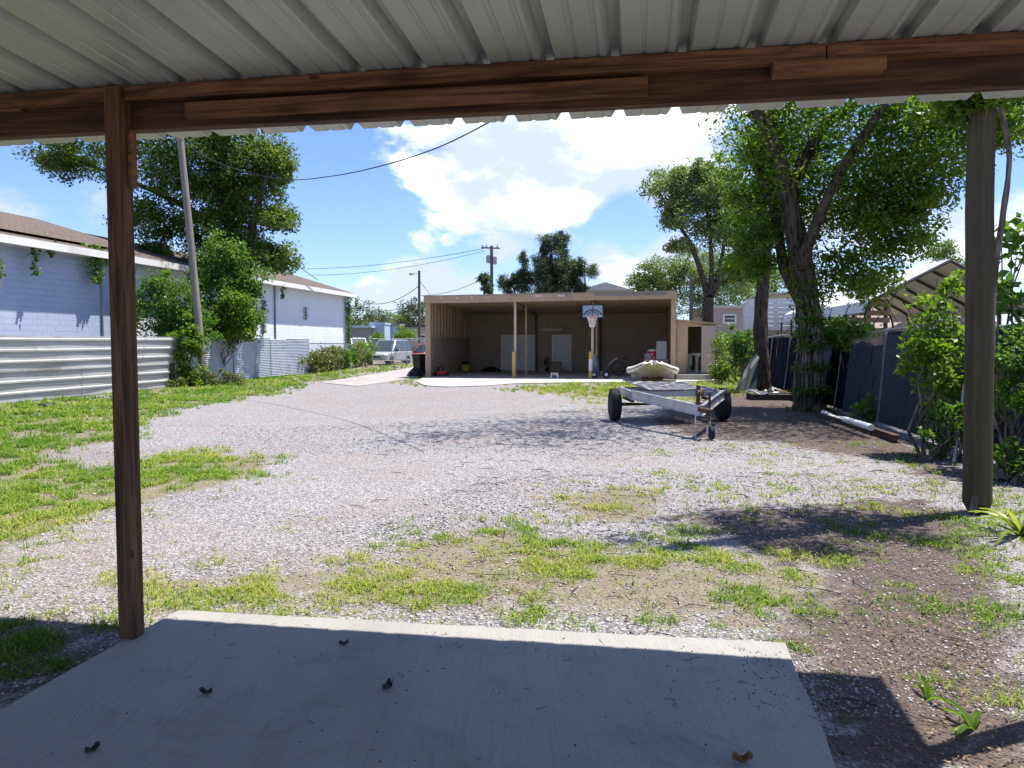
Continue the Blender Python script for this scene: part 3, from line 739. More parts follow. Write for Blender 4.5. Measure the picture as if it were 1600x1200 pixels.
# ---- left fence of steel sheets
FA, FD = Vector((-13.3, 20, 0)), Vector((.13, 1, 0)).normalized(); FN = Vector((FD.y, -FD.x, 0))
def fence_t(px): q = hit(px, 560, FA, FN); return (q - FA).dot(FD)
sheet1 = mat('sheet_galvanised', (.50, .50, .49), .42, .35, var=.2, sc=1.6, dirt=(.34, .33, .31), dsc=1.5, bump=.06, bsc=5, stretch=(.4, 1, 1))
sheet2 = mat('sheet_corrugated_blue', (.42, .46, .52), .5, .3, var=.2, sc=2, dirt=(.26, .28, .31), dsc=1.3, bump=.05)
fang = math.atan2(FD.y, FD.x)
tA = fence_t(270); tB = fence_t(482)
fa = T('sheet_metal_fence', 'silver fence of wide ribbed steel sheets laid sideways', 'fence', tuple(FA + FD * -6), fang)
fb = T('corrugated_fence', 'blue-grey fence of fine corrugated sheets beyond the leaning pole', 'fence', tuple(FA + FD * tA), fang)
# local x along fence; yard side is -y
def ribbed(x0, x1, z0, z1, yo, parent, m, tilt=0., dent=0.):
    prof = []; z = z0
    while z < z1 - .05:
        prof += [(z, 0), (z + .11, 0), (z + .125, -.012), (z + .14, 0), (z + .19, 0), (z + .215, -.05), (z + .255, -.05), (z + .28, 0)]; z += .30
    prof = [p for p in prof if p[0] <= z1] + [(z1, 0)]
    n = 14; mb = MB(); k = len(prof); vs = []
    for i in range(n + 1):
        x = x0 + (x1 - x0) * i / n
        for z, y in prof:
            e = dent * math.exp(-((x - (x0 + x1) / 2) / .9) ** 2) * math.exp(-((z - z0 - .25) / .2) ** 2)
            vs.append((x, yo + y + e + .012 * math.sin(x * 1.7 + z * 3), z + tilt * (x - x0)))
    mb.add(vs, [(i * k + j, i * k + j + 1, (i + 1) * k + j + 1, (i + 1) * k + j) for i in range(n) for j in range(k - 1)])
    mb.build('steel_sheet', m, parent, thick=.002)
LA = 6 + tA
xs = [0, 3.4, 6 + fence_t(92), LA]
xs2 = [0, 2.8, 6 + fence_t(128), 6 + fence_t(231), LA - .25]
for i in range(3): ribbed(xs[i], xs[i + 1] + .05, .86, 1.80 - (.0 if i else .03), -.012 * (i % 2), fa, sheet1, .004 * (i - 1))
for i in range(4): ribbed(xs2[i], xs2[i + 1] + .05, .02, .92, .03 + .012 * (i % 2), fa, sheet1, .0, .05 if i == 2 else .02)
for i in range(7): MB().box((.3 + i * (LA - .6) / 6 - .04, .06, 0), (.3 + i * (LA - .6) / 6 + .04, .14, 1.72)).build('post', wZ, fa)
def corr(x0, x1, z0, z1, yo, parent, m):
    n = 8; nz = int((z1 - z0) / .076 * 6); vs = []; mb = MB()
    for i in range(n + 1):
        x = x0 + (x1 - x0) * i / n
        for j in range(nz + 1):
            z = z0 + (z1 - z0) * j / nz; vs.append((x, yo + .010 * math.sin(2 * math.pi * z / .076) + .025 * math.sin(x * 1.3 + z), z + .012 * math.sin(x)))
    k = nz + 1; mb.add(vs, [(i * k + j, i * k + j + 1, (i + 1) * k + j + 1, (i + 1) * k + j) for i in range(n) for j in range(nz)])
    mb.build('corrugated_sheet', m, parent, smooth=True, thick=.001)
LBn = tB - tA; xs = [.15, fence_t(365) - tA, fence_t(398) - tA, fence_t(422) - tA, fence_t(448) - tA, LBn]
for i in range(5): corr(xs[i], xs[i + 1] + .06, .03, 1.82 - .05 * (i % 2), -.015 * (i % 2), fb, sheet2)
for i in range(7): MB().box((.2 + i * (LBn - .4) / 6 - .04, .08, 0), (.2 + i * (LBn - .4) / 6 + .04, .16, 1.75)).build('post', wZ, fb)
MB().lathe([(.16, 0), (.19, .03), (.19, .06), (.17, .085), (.04, .095)], (0, 0, 0), 18).build('drain_lid', mat('black_plastic', (.012, .012, .014), .45, bump=.05))
o = bpy.data.objects['drain_lid']; q = G(73, 636); o.location = q; tag(o, 'round black plastic lid lying in the grass by the steel fence', 'lid')

# ================================================================== POLES AND WIRES
polew = mat('pole_weathered', (.22, .195, .175), .85, var=.4, sc=10, stretch=(1, 1, .08), bump=.5, bsc=18, dirt=(.16, .14, .12), dsc=3)
poleg = mat('pole_green_brown', (.095, .08, .05), .95, var=.75, sc=26, stretch=(1, 1, .035), bump=1.0, bsc=36, dirt=(.06, .07, .03), dsc=4, spec=.1)
def pole(name, label, pts, r0, r1, m, n=14, group=None):
    t = T(name, label, 'pole', tuple(pts[0]), 0, group)
    p, r = subdiv(pts, [r0 + (r1 - r0) * i / (len(pts) - 1) for i in range(len(pts))], 5)
    MB().tube(p, r, n, jit=.012).build('shaft', m, t, smooth=True, world=True); return t
q0 = G(320, 603); q0.z = -.2
top_l = P(274, 140, q0.y)
pole('utility_pole', 'tall grey leaning utility pole in front of the vine-covered fence', [q0, P(300, 400, q0.y), top_l], .15, .11, polew)
qr = G(1527, 800); qr.z = -.2
rp = pole('utility_pole', 'thick mossy brown pole with a vine stem climbing it', [qr, P(1531, 480, qr.y), P(1536, 150, qr.y), Vector((qr.x + .05, qr.y, 9.6))], .125, .11, poleg, 18)
vine_st = MB()
vp = [P(1519, 806, 7.12), P(1526, 770, 7.14), P(1542, 720, 7.18), P(1545, 640, 7.2), P(1549, 540, 7.2), P(1553, 440, 7.15), P(1568, 330, 7.1), P(1577, 250, 7.1), P(1568, 190, 7.1), P(1560, 160, 7.15), P(1545, 130, 7.2)]
p, r = subdiv(vp, [.035, .035, .032, .03, .03, .028, .026, .024, .024, .02, .016], 5)
vine_st.tube(p, r, 8, jit=.12)
vs2 = [P(1560, 168, 7.1), P(1572, 150, 7.0), P(1590, 120, 7.0)]; vine_st.tube(vs2, [.012, .01, .006], 5)
vine_st.build('vine_stem', bark, rp, smooth=True, world=True)
D_ = 64.
q = P(655, 540, D_); q.z = 0
t = pole('street_light_pole', 'thin dark pole with a small lamp arm beyond the shed corner', [q, P(655, 423, D_)], .13, .10, mat('pole_dark', (.12, .10, .09), .85))
MB().tube([P(655, 428, D_), P(648, 427, D_), P(643, 429, D_)], .04, 6).build('lamp_arm', mat('pipe_grey', (.25, .27, .30)), t, world=True)
MB().lathe([(.08, 0), (.22, .05), (.2, .14), (.06, .2)], P(643, 430, D_), 10).build('lamp_head', mat('pipe_grey', (.25, .27, .30)), t, smooth=True, world=True)
D2 = 62.
q = P(769, 540, D2); q.z = 0
t = pole('power_pole', 'power pole with crossarm and transformers behind the shed roof', [q, P(768, 384, D2)], .16, .12, mat('pole_dark', (.12, .10, .09), .85))
MB().bar(P(752, 387, D2), P(781, 388, D2), .1, .12).build('crossarm', polew, t, world=True)
for x, y in ((763, 405), (773, 407)): 
    c_ = P(x, y + 6, D2); MB().lathe([(.16, 0), (.18, .05), (.18, .55), (.1, .62)], c_, 10).build('transformer', mat('transformer_grey', (.34, .36, .38), .5), t, smooth=True, world=True)
for x in (754, 760, 777): MB().lathe([(.05, 0), (.07, .08), (.03, .22)], P(x, 386.5, D2), 6).build('insulator', mat('transformer_grey', (.34, .36, .38)), t, world=True)
D3 = 47.
q = P(1080, 540, D3); q.z = 0
pole('utility_pole', 'slim dark pole behind the shed right of the roof end', [q, P(1080, 428, D3)], .12, .09, mat('pole_dark', (.12, .10, .09)))
wirem = mat('wire_black', (.03, .03, .032), .6, bump=0)
def wire(label, a, b_, sag, r=.014):
    t = MB().tube(curve_pts(a, b_, 24, sag, 0.), r, 5)
    o = t.build('overhead_wire', wirem); tag(o, label, 'wire', 'overhead wires'); return o
cpts, _ = subdiv([P(283, 215, q0.y), P(300, 232, 28), P(350, 258, 26.5), P(440, 280, 24), P(520, 275, 22), P(600, 258, 19.5), P(680, 232, 17), P(762, 192, 14.5), P(860, 130, 12)], [1] * 9, 6)
ck = MB().tube(cpts, .014, 6, jit=.2)
tag(ck.build('overhead_wire', wirem), 'thick twisted service cable sagging from the leaning pole', 'wire', 'overhead wires')
wire('thin wire running down from the leafy tree to the block building roof', P(415, 375, 40), P(496, 437, 46), .05, .018)
wire('upper thin power line reaching the crossarm behind the shed', P(470, 420, 75), P(757, 388, D2), .4, .02)
wire('lower thin power line reaching the crossarm behind the shed', P(480, 430, 75), P(757, 392, D2), .5, .018)
wire('drooping cable ending at the street light pole', P(560, 468, 80), P(654, 447, D_), .9, .03)
wire('flat low cable passing the street light pole', P(560, 484, 80), P(655, 476, D_), .3, .03)
wire('cable from the street light pole rising to the power pole', P(656, 462, D_), P(765, 430, D2), .4, .02)
wire('short guy wire slanting off the street light pole', P(657, 441, D_), P(672, 460, D_ + 1), .0, .02)

# ================================================================== RIGHT SIDE: chain-link fence with dark screen
galv = mat('galvanised_pipe', (.36, .37, .38), .45, .5, var=.2, bump=.05)
RA, RD = Vector((7.2, 15.1, 0)), UX.copy(); RNv = Vector((RD.y, -RD.x, 0))   # RNv points away from the yard
cf = T('chain_link_fence', 'sagging chain-link fence with dark privacy screen along the right side', 'fence', tuple(RA), 0)
def RF(t, z, o=0.): return RA + RD * t + RNv * (o + .10 * z) + Vector((0, 0, z))
T0, T1 = -8.6, 19.0
HF = 1.86
for tt in (-8.3, -4.75, -.05, 3.4, 6.6, 10, 13.4, 16.8):
    MB().tube([RF(tt, -.1), RF(tt + (.22 if tt in (-4.75, -.05) else .0), HF + .03)], .032, 8).build('post', galv, cf, smooth=True, world=True)
MB().tube([RF(T0 + (T1 - T0) * i / 40, HF - .02 + (.03 * math.sin(i * .7)) - (.16 if 2.2 < T0 + (T1 - T0) * i / 40 < 3.1 else 0), 0) for i in range(41)], .024, 8).build('top_rail', galv, cf, smooth=True, world=True)
# woven wires
vs, fs = [], []; r = .0026
def wires(t0, t1, pitch, r):
    out_v, out_f = [], []
    nz = int((HF - .08) / (pitch)); zs = .03 + np.arange(nz + 1) * pitch
    tt = np.arange(t0, t1, pitch)
    for k, t_ in enumerate(tt):
        for sgn in (0, 1):
            xs_ = t_ + ((np.arange(nz + 1) + sgn) % 2) * pitch * (1 if sgn == 0 else 1)
            p = np.array([list(RF(x, z, -.035 + .02 * math.sin(x * 2.1))) for x, z in zip(xs_, zs)])
            n_ = len(p)
            for dx, dy in ((r, 0), (-r * .5, r * .87), (-r * .5, -r * .87)):
                out_v.append(p + np.array([dx, dy, 0]))
            b0 = len(out_f)
    V = np.concatenate(out_v); n_ = nz + 1; cnt_ = len(out_v) // 3; Fc = []
    bi = np.arange(n_ - 1)
    for w_ in range(cnt_):
        o_ = w_ * 3 * n_
        for a_, c_ in ((0, 1), (1, 2), (2, 0)):
            Fc.append(np.stack([o_ + a_ * n_ + bi, o_ + c_ * n_ + bi, o_ + c_ * n_ + bi + 1, o_ + a_ * n_ + bi + 1], 1))
    return V, np.concatenate(Fc)
V1, F1 = wires(T0, 2.4, .062, .0025)
npmesh('wire_mesh', V1 - np.array(RA)[None], F1, mat('wire_dull', (.17, .18, .20), .6, .3, bump=0), cf, kind='stuff')
scr = mat('screen_fabric', (.010, .012, .022), .9, var=.4, sc=4, bump=.5, bsc=5, dirt=(.018, .020, .028), dsc=2, spec=.08)
def screen(t0, t1, z1, amp, off=.05):
    n = int((t1 - t0) * 9)
    def fn(a, c):
        t = t0 + (t1 - t0) * a; z = .04 + (z1 - .04) * c
        return RF(t, z - (.10 * math.sin(t * 1.7) ** 2 * c if amp > .03 else 0), off + amp * math.sin(t * 7 + 1.5 * math.sin(z * 3)) * (1 - .3 * c) + amp * .6 * math.sin(t * 17 + z * 2))
    MB().grid(fn, n, 14).build('privacy_screen', scr, cf, smooth=True, world=True, thick=.002)
screen(T0, -1.4, HF - .04, .012); screen(-1.42, .42, HF - .03, .012); screen(.40, 2.6, HF - .22, .06); screen(2.65, 6.5, HF - .1, .03, .06); screen(6.6, 12.5, HF - .05, .02, .06); screen(12.6, 18.9, HF - .05, .02, .06)
MB().tube([RF(3.0 + i * .6, HF + .02, -.06) for i in range(12)], .06, 7, jit=.1).build('rolled_edge', scr, cf, smooth=True, world=True)
# leaning pipe behind the mossy pole
pp = MB().tube([G(1491, 722), P(1508, 600, G(1491, 722).y + .12)], .03, 8).build('leaning_pipe', galv); tag(pp, 'grey metal pipe leaning in the shrubs beside the mossy pole', 'pipe')

# ================================================================== FOLIAGE MATERIALS
lf_oak = leafmat('leaf_oak', (.04, .08, .018), (.17, .24, .05), .48)
lf_tree = leafmat('leaf_right_tree', (.045, .095, .017), (.19, .29, .042), .58, yellow=(.22, .20, .04))
lf_pale = leafmat('leaf_pale', (.075, .12, .045), (.23, .29, .115), .48)
lf_cas = leafmat('leaf_casuarina', (.035, .055, .032), (.12, .155, .085), .36)
lf_vine = leafmat('leaf_vine', (.04, .095, .016), (.14, .25, .045), .48)
lf_lime = leafmat('leaf_lime', (.07, .14, .015), (.19, .28, .035), .5, yellow=(.4, .34, .05))
lf_dry = leafmat('leaf_hedge', (.045, .07, .018), (.19, .20, .06), .35)

# ---- left oak behind the fence
D = 35.5
ob = P(374, 540, D); ob.z = 0
tree('oak_tree', 'big leafy oak rising behind the steel fence and leaning pole', ob,
     [([ob, P(376, 450, D), P(368, 380, D - .3), P(345, 300, D), P(318, 200, D), P(300, 90, D)], [.36, .31, .28, .22, .16, .1]),
      ([P(385, 430, D), P(400, 330, D - 1), P(430, 240, D - 1)], [.22, .15, .06]), ([P(375, 390, D), P(300, 330, D + 1), P(220, 290, D + 1), P(120, 250, D)], [.22, .16, .1, .05]),
      ([P(345, 300, D), P(390, 220, D + 1), P(420, 140, D)], [.16, .1, .05])],
     [(P(250, 250, D), (3.2, 2.4, 1.9), 60, .75), (P(110, 250, D), (1.7, 1.8, .9), 26, .6), (P(360, 250, D), (1.7, 2.2, 1.6), 46, .7), (P(425, 245, D - .5), (1.0, 1.4, .8), 18, .55),
      (P(350, 375, D), (1.9, 1.8, 1.6), 52, .7), (P(435, 340, D - 1), (.9, 1.2, .55), 14, .45), (P(425, 400, D - 1), (1.1, 1.2, .7), 20, .5), (P(230, 345, D), (1.5, 1.8, .9), 24, .6),
      (P(200, 160, D), (4, 3, 2), 40, .9), (P(360, 130, D), (3, 3, 2.0), 36, .9), (P(295, 430, D), (1.6, 1.4, .9), 26, .55), (P(300, 310, D), (2.4, 1.8, 1.3), 30, .55), (P(395, 300, D), (1.5, 1.6, 1.2), 24, .5), (P(240, 400, D), (1.2, 1.2, .8), 16, .5), (P(445, 270, D - .5), (.5, .8, .5), 8, .35)],
     .165, lf_oak, barkd, per=95, dense=2.2)
# ---- vine mass over the fence around the leaning pole, each its own shrub
def shrub(name, label, base, blobs, leaf, lm, per=70, cat='shrub', asp=.6, droop=.35, stems=6, group=None, h=1.6, flat=.9):
    t = T(name, label, cat, tuple(base), 0, group)
    m = MB(); base = Vector(base)
    for i in range(stems):
        c, rad, n, cr = random.choice(blobs)
        m.tube(curve_pts(base + Vector((random.uniform(-.2, .2), random.uniform(-.15, .15), -.03)), Vector(c) + Vector((random.uniform(-.6, .6) * rad[0], random.uniform(-.6, .6) * rad[1], random.uniform(-.3, .5) * rad[2])), 5, 0, .3), [.03, .025, .02, .016, .012, .006], 5)
    m.build('stem', bark, t, smooth=True, world=True)
    cs, cr_ = [], []
    for c, rad, n, cr in blobs:
        for i in range(n):
            d = Vector(rng.normal(size=3)).normalized() * (rng.random() ** .4 if random.random() > .16 else random.uniform(1.0, 1.42))
            q = Vector(c) + Vector((d.x * rad[0], d.y * rad[1], d.z * rad[2])); q.z = max(q.z, cr * .6)
            cs.append(tuple(q)); cr_.append(cr * (random.uniform(.35, 1.15) if d.length > .95 else random.uniform(.5, 1.35)))
    p, tt = clump_leaves(cs, np.array(cr_), per, flat); p[:, 2] = np.maximum(p[:, 2], .03)
    v, f, ti = leaf_geo(p, leaf, asp, droop, tt); npmesh('foliage', v - np.array(base)[None], f, lm, t, ti); return t
D = 29.6
shrub('vine_shrub', 'dense dark vine mound spilling over the fence left of the leaning pole', P(262, 540, D) * 1 - Vector((0, 0, P(262, 540, D).z)), [(P(262, 480, D), (1.15, .8, 1.2), 90, .45), (P(290, 520, D), (.9, .7, 1.0), 50, .42)], .13, lf_vine, 80, stems=10)
shrub('vine_shrub', 'bright green sapling shrub growing at the foot of the leaning pole', Vector((P(290, 590, 28.3).x, 28.3, 0)), [(P(292, 545, 28.3), (.6, .4, 1.2), 44, .32), (P(288, 590, 28.2), (.7, .4, .45), 30, .3)], .12, lf_lime, 80)
shrub('vine_shrub', 'tall dark green vine column climbing the oak right of the leaning pole', Vector((P(338, 540, 32.5).x, 32.5, 0)), [(P(350, 440, 32), (1.3, .8, 2.0), 110, .5), (P(385, 470, 32), (.6, .6, 1.3), 50, .42), (P(345, 510, 31.8), (.9, .5, .9), 50, .4)], .14, lf_vine, 85, stems=10)
shrub('vine_shrub', 'yellow-green vines on the far side of the leaning pole above the corrugated fence', Vector((P(332, 540, 31.5).x, 31.5, 0)), [(P(368, 492, 31), (.65, .4, .9), 60, .34), (P(385, 512, 31), (.3, .3, .4), 16, .25)], .13, lf_lime, 70)
shrub('weed_clump', 'dry brown and green weed pile around the pole foot', Vector((P(340, 600, 28.6).x, 28.6, 0)), [(P(345, 590, 28.6), (.9, .5, .25), 22, .22), (P(270, 600, 27.6), (.5, .4, .2), 10, .2)], .09, lf_dry, 60, cat='weeds')
# hanging vines on the block building
def hanging(label, px, y0, y1, w, lm, n=220, off=.35):
    a_ = hit(px, y0, w0 + bn * off, bn); z1 = hit(px, y1, w0 + bn * off, bn).z
    t = T('hanging_vine', label, 'vine', (a_.x, a_.y, a_.z), 0, 'vines hanging from the building eave')
    st = MB().tube([a_ + Vector((0, 0, .02)), a_.lerp(Vector((a_.x, a_.y, z1)), .5) + bd * .06, Vector((a_.x, a_.y, z1))], [.015, .012, .005], 5); st.build('stem', bark, t, world=True)
    k = rng.random(n); p = np.array(a_)[None] + np.outer(k, [0, 0, z1 - a_.z]) + np.outer(rng.normal(size=n) * w * (1.1 - .7 * k), np.array(bd)) + np.outer(np.abs(rng.normal(size=n)) * .08, np.array(bn))
    v, f, ti = leaf_geo(p, .13, .7, .5); npmesh('foliage', v - np.array(a_)[None], f, lm, t, ti)
hanging('short vine strand dangling from the eave of the block building', 51, 380, 428, .07, lf_vine, 110)
hanging('small curl of vine under the eave beside the dangling strand', 77, 378, 400, .06, lf_lime, 70)
hanging('bushy vine curtain hanging from the eave by the downpipe', 148, 382, 440, .35, lf_lime, 420)
hanging('leafy vine tip hanging below the eave beside the oak', 440, 438, 466, .12, lf_vine, 150)
hanging('long green vine covering the far corner of the block building', 543, 458, 535, .22, lf_vine, 900, .15)
hanging('vine tail swinging outside the far corner of the block building', 556, 463, 480, .22, lf_vine, 150, -.4)
hanging('narrow ivy strip on the white wall above the corrugated fence', 411, 468, 520, .12, lf_dry, 200, .05)
# shrub sprig entering at the far left
D = 17.5
shrub('shrub', 'leafy branch tips reaching in before the blue-shaded wall', Vector((P(-60, 560, D).x, D, 0)), [(P(-30, 420, D), (.75, .6, .35), 16, .22), (P(-70, 480, D), (.7, .6, 1.0), 14, .3)], .085, lf_oak, 60)

HL = ['vine-choked hedge bush touching the end of the corrugated fence', 'dry brownish hedge bush, second from the corrugated fence', 'yellowish hedge bush, third from the corrugated fence', 'dark green hedge bush beside the far corner of the block building', 'dry hedge bush past the far corner of the block building', 'tall lime-green hedge bush beside the silver vehicle']
# ---- hedge over the wire fence beyond the corrugated sheets
def fpt(px, D): return Vector((P(px, 560, D).x, D, 0))
for i, (x, tdist) in enumerate(((486, 40.6), (503, 42.6), (520, 44.8), (537, 47.2), (553, 49.8), (569, 52.6))):
    q = fpt(x, tdist); hgt_ = (1.25, 1.35, 1.4, 1.45, 1.6, 1.9)[i]
    shrub('hedge_shrub', HL[i], q, [(q + Vector((0, 0, hgt_ * .5)), (.55, 1.2, hgt_ * .5), 46, .32)], .13, (lf_dry, lf_dry, lf_dry, lf_vine, lf_dry, lf_lime)[i], 60, group='hedge row past the fence')

# ---- right big tree with vines
D = 18.5
tb = G(1268, 641); tb.z = -.1; D = tb.y
tree('vine_clad_tree', 'big dark forked tree wrapped in vines beside the screen fence', tb,
     [([tb, P(1262, 600, D), P(1266, 540, D), P(1262, 480, D), P(1254, 420, D - .2), P(1240, 350, D - .3), P(1228, 280, D - .3), P(1205, 215, D - .4), P(1175, 160, D - .6), P(1150, 90, D - .8)], [.42, .31, .28, .27, .24, .19, .17, .14, .11, .07]),
      ([P(1236, 290, D - .3), P(1262, 240, D), P(1290, 195, D + .3), P(1345, 160, D + .4), P(1420, 110, D + .4)], [.18, .14, .12, .09, .06]),
      ([P(1252, 430, D - .2), P(1262, 385, D - .6), P(1300, 295, D - 1), P(1340, 225, D - 1.4), P(1385, 160, D - 1.7), P(1420, 90, D - 1.8)], [.15, .13, .11, .095, .08, .05]),
      ([P(1258, 480, D), P(1226, 420, D + .3), P(1214, 350, D + .4), P(1196, 290, D + .5), P(1180, 250, D + .6)], [.17, .13, .11, .08, .05])],
     [(P(1300, 230, D), (2.2, 2.0, 1.9), 70, .7), (P(1400, 230, D - .5), (1.9, 1.8, 1.3), 48, .65), (P(1345, 340, D), (1.3, 1.5, 1.1), 40, .55), (P(1340, 430, D + .3), (1.0, 1.0, .8), 28, .45), (P(1190, 320, D + .5), (.7, 1.2, 1.2), 24, .45),
      (P(1410, 370, D - .5), (1.1, 1.2, .5), 20, .4), (P(1480, 205, D - 1), (1.7, 1.5, .9), 40, .5), (P(1590, 180, D - 2), (1.2, 1.2, .8), 24, .45), (P(1440, 300, D - 1), (.9, .9, .5), 14, .32), (P(1210, 190, D), (.8, 1.4, .9), 20, .5), (P(1175, 400, D + .5), (.5, .8, .6), 12, .4),
      (P(1250, 60, D - 1), (4.6, 3.8, 1.8), 80, 1.0), (P(1400, 40, D - 1), (4, 3, 1.6), 40, 1.0), (P(1060, 40, D - 3.5), (3.2, 2.4, 1.4), 26, .9), (P(1430, 320, D - 1), (.9, .8, .3), 10, .35), (P(1260, 300, D + .8), (1.2, .8, 1.4), 30, .5)],
     .135, lf_tree, barkd, per=85, dense=1.45, twig=.022, droop=.25, asp=.42, sides=12)
# climbing vines on the trunk
m = MB(); vt = T('climbing_vine', 'tangle of ropey vine stems and leaves up the dark forked trunk', 'vine', (tb.x, tb.y - .45, 0), 0)
ax = [P(1262, 640, D), P(1266, 540, D), P(1262, 480, D), P(1254, 420, D), P(1240, 350, D), P(1228, 290, D)]; rr = [.40, .30, .29, .26, .21, .18]
lp_ = []
for k in range(13):
    a0 = random.uniform(-2.9, -.2); pts = []
    for i in range(16):
        f = i / 15 * 5; j = min(int(f), 4); c = ax[j].lerp(ax[j + 1], f - j); r_ = rr[j] + (rr[j + 1] - rr[j]) * (f - j) + .02
        a0 += random.uniform(-.28, .28); pts.append(c + Vector((math.cos(a0) * r_, math.sin(a0) * r_, 0))); lp_.append(pts[-1])
    m.tube(pts, [.028 * random.uniform(.5, 1.1)] * 16, 5)
m.build('stem', bark, vt, smooth=True, world=True)
cs = np.array([list(q) for q in lp_ if random.random() < .8]); p, tt = clump_leaves(cs, .24, 34); v, f, ti = leaf_geo(p, .10, .45, .4, tt)
npmesh('foliage', v - np.array([tb.x, tb.y - .45, 0])[None], f, lf_tree, vt, ti)
# ---- second trunk
D = 25.; b2 = G(1190, 610); b2.z = -.1; D = b2.y
tree('bare_trunk_tree', 'straight grey-trunked tree standing behind the leaning board', b2,
     [([b2, P(1190, 560, D), P(1188, 500, D), P(1193, 440, D), P(1197, 390, D), P(1188, 320, D), P(1180, 240, D)], [.31, .25, .23, .21, .18, .13, .07]), ([P(1196, 400, D), P(1215, 350, D), P(1235, 300, D)], [.12, .1, .05])],
     [(P(1185, 330, D), (1.1, 1.3, 1.2), 30, .55), (P(1170, 410, D), (.9, 1, .5), 14, .45), (P(1200, 250, D), (1.6, 1.6, 1.2), 26, .6)], .14, lf_tree, barkd, per=90, dense=1.6)
# ---- far oak beyond the closet
D = 48.; b3 = P(1107, 560, D); b3.z = 0
tree('spreading_oak_tree', 'open-crowned pale oak rising behind the plywood closet', b3,
     [([b3, P(1106, 500, D), P(1107, 465, D)], [.46, .36, .32]), ([P(1107, 470, D), P(1095, 425, D), P(1078, 380, D), P(1050, 335, D), P(1030, 300, D)], [.22, .17, .13, .08, .04]),
      ([P(1107, 468, D), P(1112, 420, D), P(1108, 360, D), P(1100, 300, D), P(1090, 260, D)], [.2, .15, .11, .07, .04]), ([P(1108, 468, D), P(1128, 430, D), P(1150, 400, D), P(1180, 380, D)], [.22, .16, .11, .05]),
      ([P(1116, 450, D), P(1130, 390, D), P(1135, 330, D), P(1140, 290, D)], [.14, .11, .07, .04])],
     [(P(1040, 290, D), (1.6, 1.6, 1.0), 30, .6), (P(1070, 330, D), (1.6, 1.8, 1.3), 40, .65), (P(1120, 290, D), (2.0, 2, 1.4), 44, .7), (P(1150, 350, D), (1.5, 1.8, 1.5), 40, .65), (P(1065, 385, D), (.8, 1, .5), 12, .4), (P(1165, 420, D), (1.1, 1.2, .9), 24, .5), (P(1110, 360, D), (1.2, 1.4, 1), 20, .6), (P(1085, 265, D), (1.6, 1.4, .6), 18, .5), (P(1100, 310, D), (2.6, 1.6, 1.6), 36, .55)],
     .21, lf_pale, barkd, per=70, twig=.05, dense=1.5)
# ---- background trees
def bgtree(name, label, px, D, crowns, leaf, lm, per=60, group=None, droop=.3, asp=.5, hang=0., tr=.35):
    b_ = P(px, 560, D); b_.z = 0; c0 = crowns[0]
    topz = max(P(px, y, D).z for _, y, *_ in crowns)
    tree(name, label, b_, [([b_, Vector((b_.x + .1, D, topz * .45)), Vector((b_.x - .1, D, topz * .92))], [tr, tr * .7, .07])],
         [(P(x, y, D), (rx, rx, rz), n, cr) for x, y, rx, rz, n, cr in crowns], leaf, lm, barkd, per=per, group=group, droop=droop, asp=asp, hang=hang, dense=1.7)
bgtree('casuarina_tree', 'tall dark feathery evergreen behind the shed roof', 862, 68, [(877, 372, .8, 1.1, 16, .42), (851, 378, .6, .8, 10, .36), (866, 405, 1.3, 1.6, 30, .5), (845, 425, 1.1, 1.9, 30, .5), (888, 425, 1.0, 1.9, 28, .48), (868, 440, 1.6, 1.2, 30, .55), (903, 420, .6, 1.4, 14, .38), (822, 432, .7, 1.5, 18, .4), (804, 442, .8, 1.0, 16, .4), (789, 436, .5, .9, 8, .35), (818, 400, .3, .5, 5, .25), (903, 448, .6, .6, 8, .35)], .27, lf_cas, 100, droop=.9, asp=.22, hang=.25)
bgtree('slender_tree', 'thin sparse tree leaning right of the tall dark evergreen', 915, 68, [(925, 425, .9, .7, 16, .4), (912, 445, .6, .5, 8, .35)], .2, lf_cas, 60, droop=.8, asp=.25, tr=.15)
bgtree('slender_tree', 'small dark tree left of the power pole', 758, 60, [(757, 432, .45, .7, 14, .3), (760, 452, .4, .6, 8, .3)], .18, lf_cas, 60, droop=.6, tr=.12)
bgtree('roadside_tree', 'pale dusty bush-like tree behind the right end of the shed roof', 1030, 62, [(1035, 430, 2.4, 1.6, 70, .6), (1003, 447, 1.3, 1.0, 26, .5), (1090, 430, 2.6, 2.4, 80, .65), (1145, 435, 2.6, 2.6, 70, .7), (1070, 470, 3.5, 1.6, 40, .7)], .2, lf_pale, 60)
bgtree('roadside_tree', 'green tree behind the pinkish house and white carport', 1210, 75, [(1165, 440, 3.6, 2.4, 60, .9), (1220, 430, 3.0, 2.6, 46, .9)], .24, lf_oak, 60)
bgtree('roadside_tree', 'small round tree above the metal carport roof', 1470, 46, [(1468, 396, 1.1, .9, 30, .4), (1480, 420, 1.2, .8, 20, .4)], .13, lf_oak, 60)
for i, (x, y, D, rx, rz, lab) in enumerate(((565, 497, 120, 4.5, 2.5, 'dark round tree on the horizon past the vine-covered corner'), (600, 503, 125, 4, 1.6, 'low tree on the horizon over the pale blue building'), (648, 493, 110, 2.6, 2.6, 'dark tree on the horizon beside the street light pole'), (630, 505, 130, 3, 1.6, 'faint far tree on the horizon left of the street light pole'), (525, 505, 100, 4, 2, 'far tree hidden behind the block building end'))):
    bgtree('horizon_tree', lab, x, D, [(x, y, rx, rz, 44, 1.0)], .34, lf_cas if i != 1 else lf_pale, 45, group='trees on the horizon')

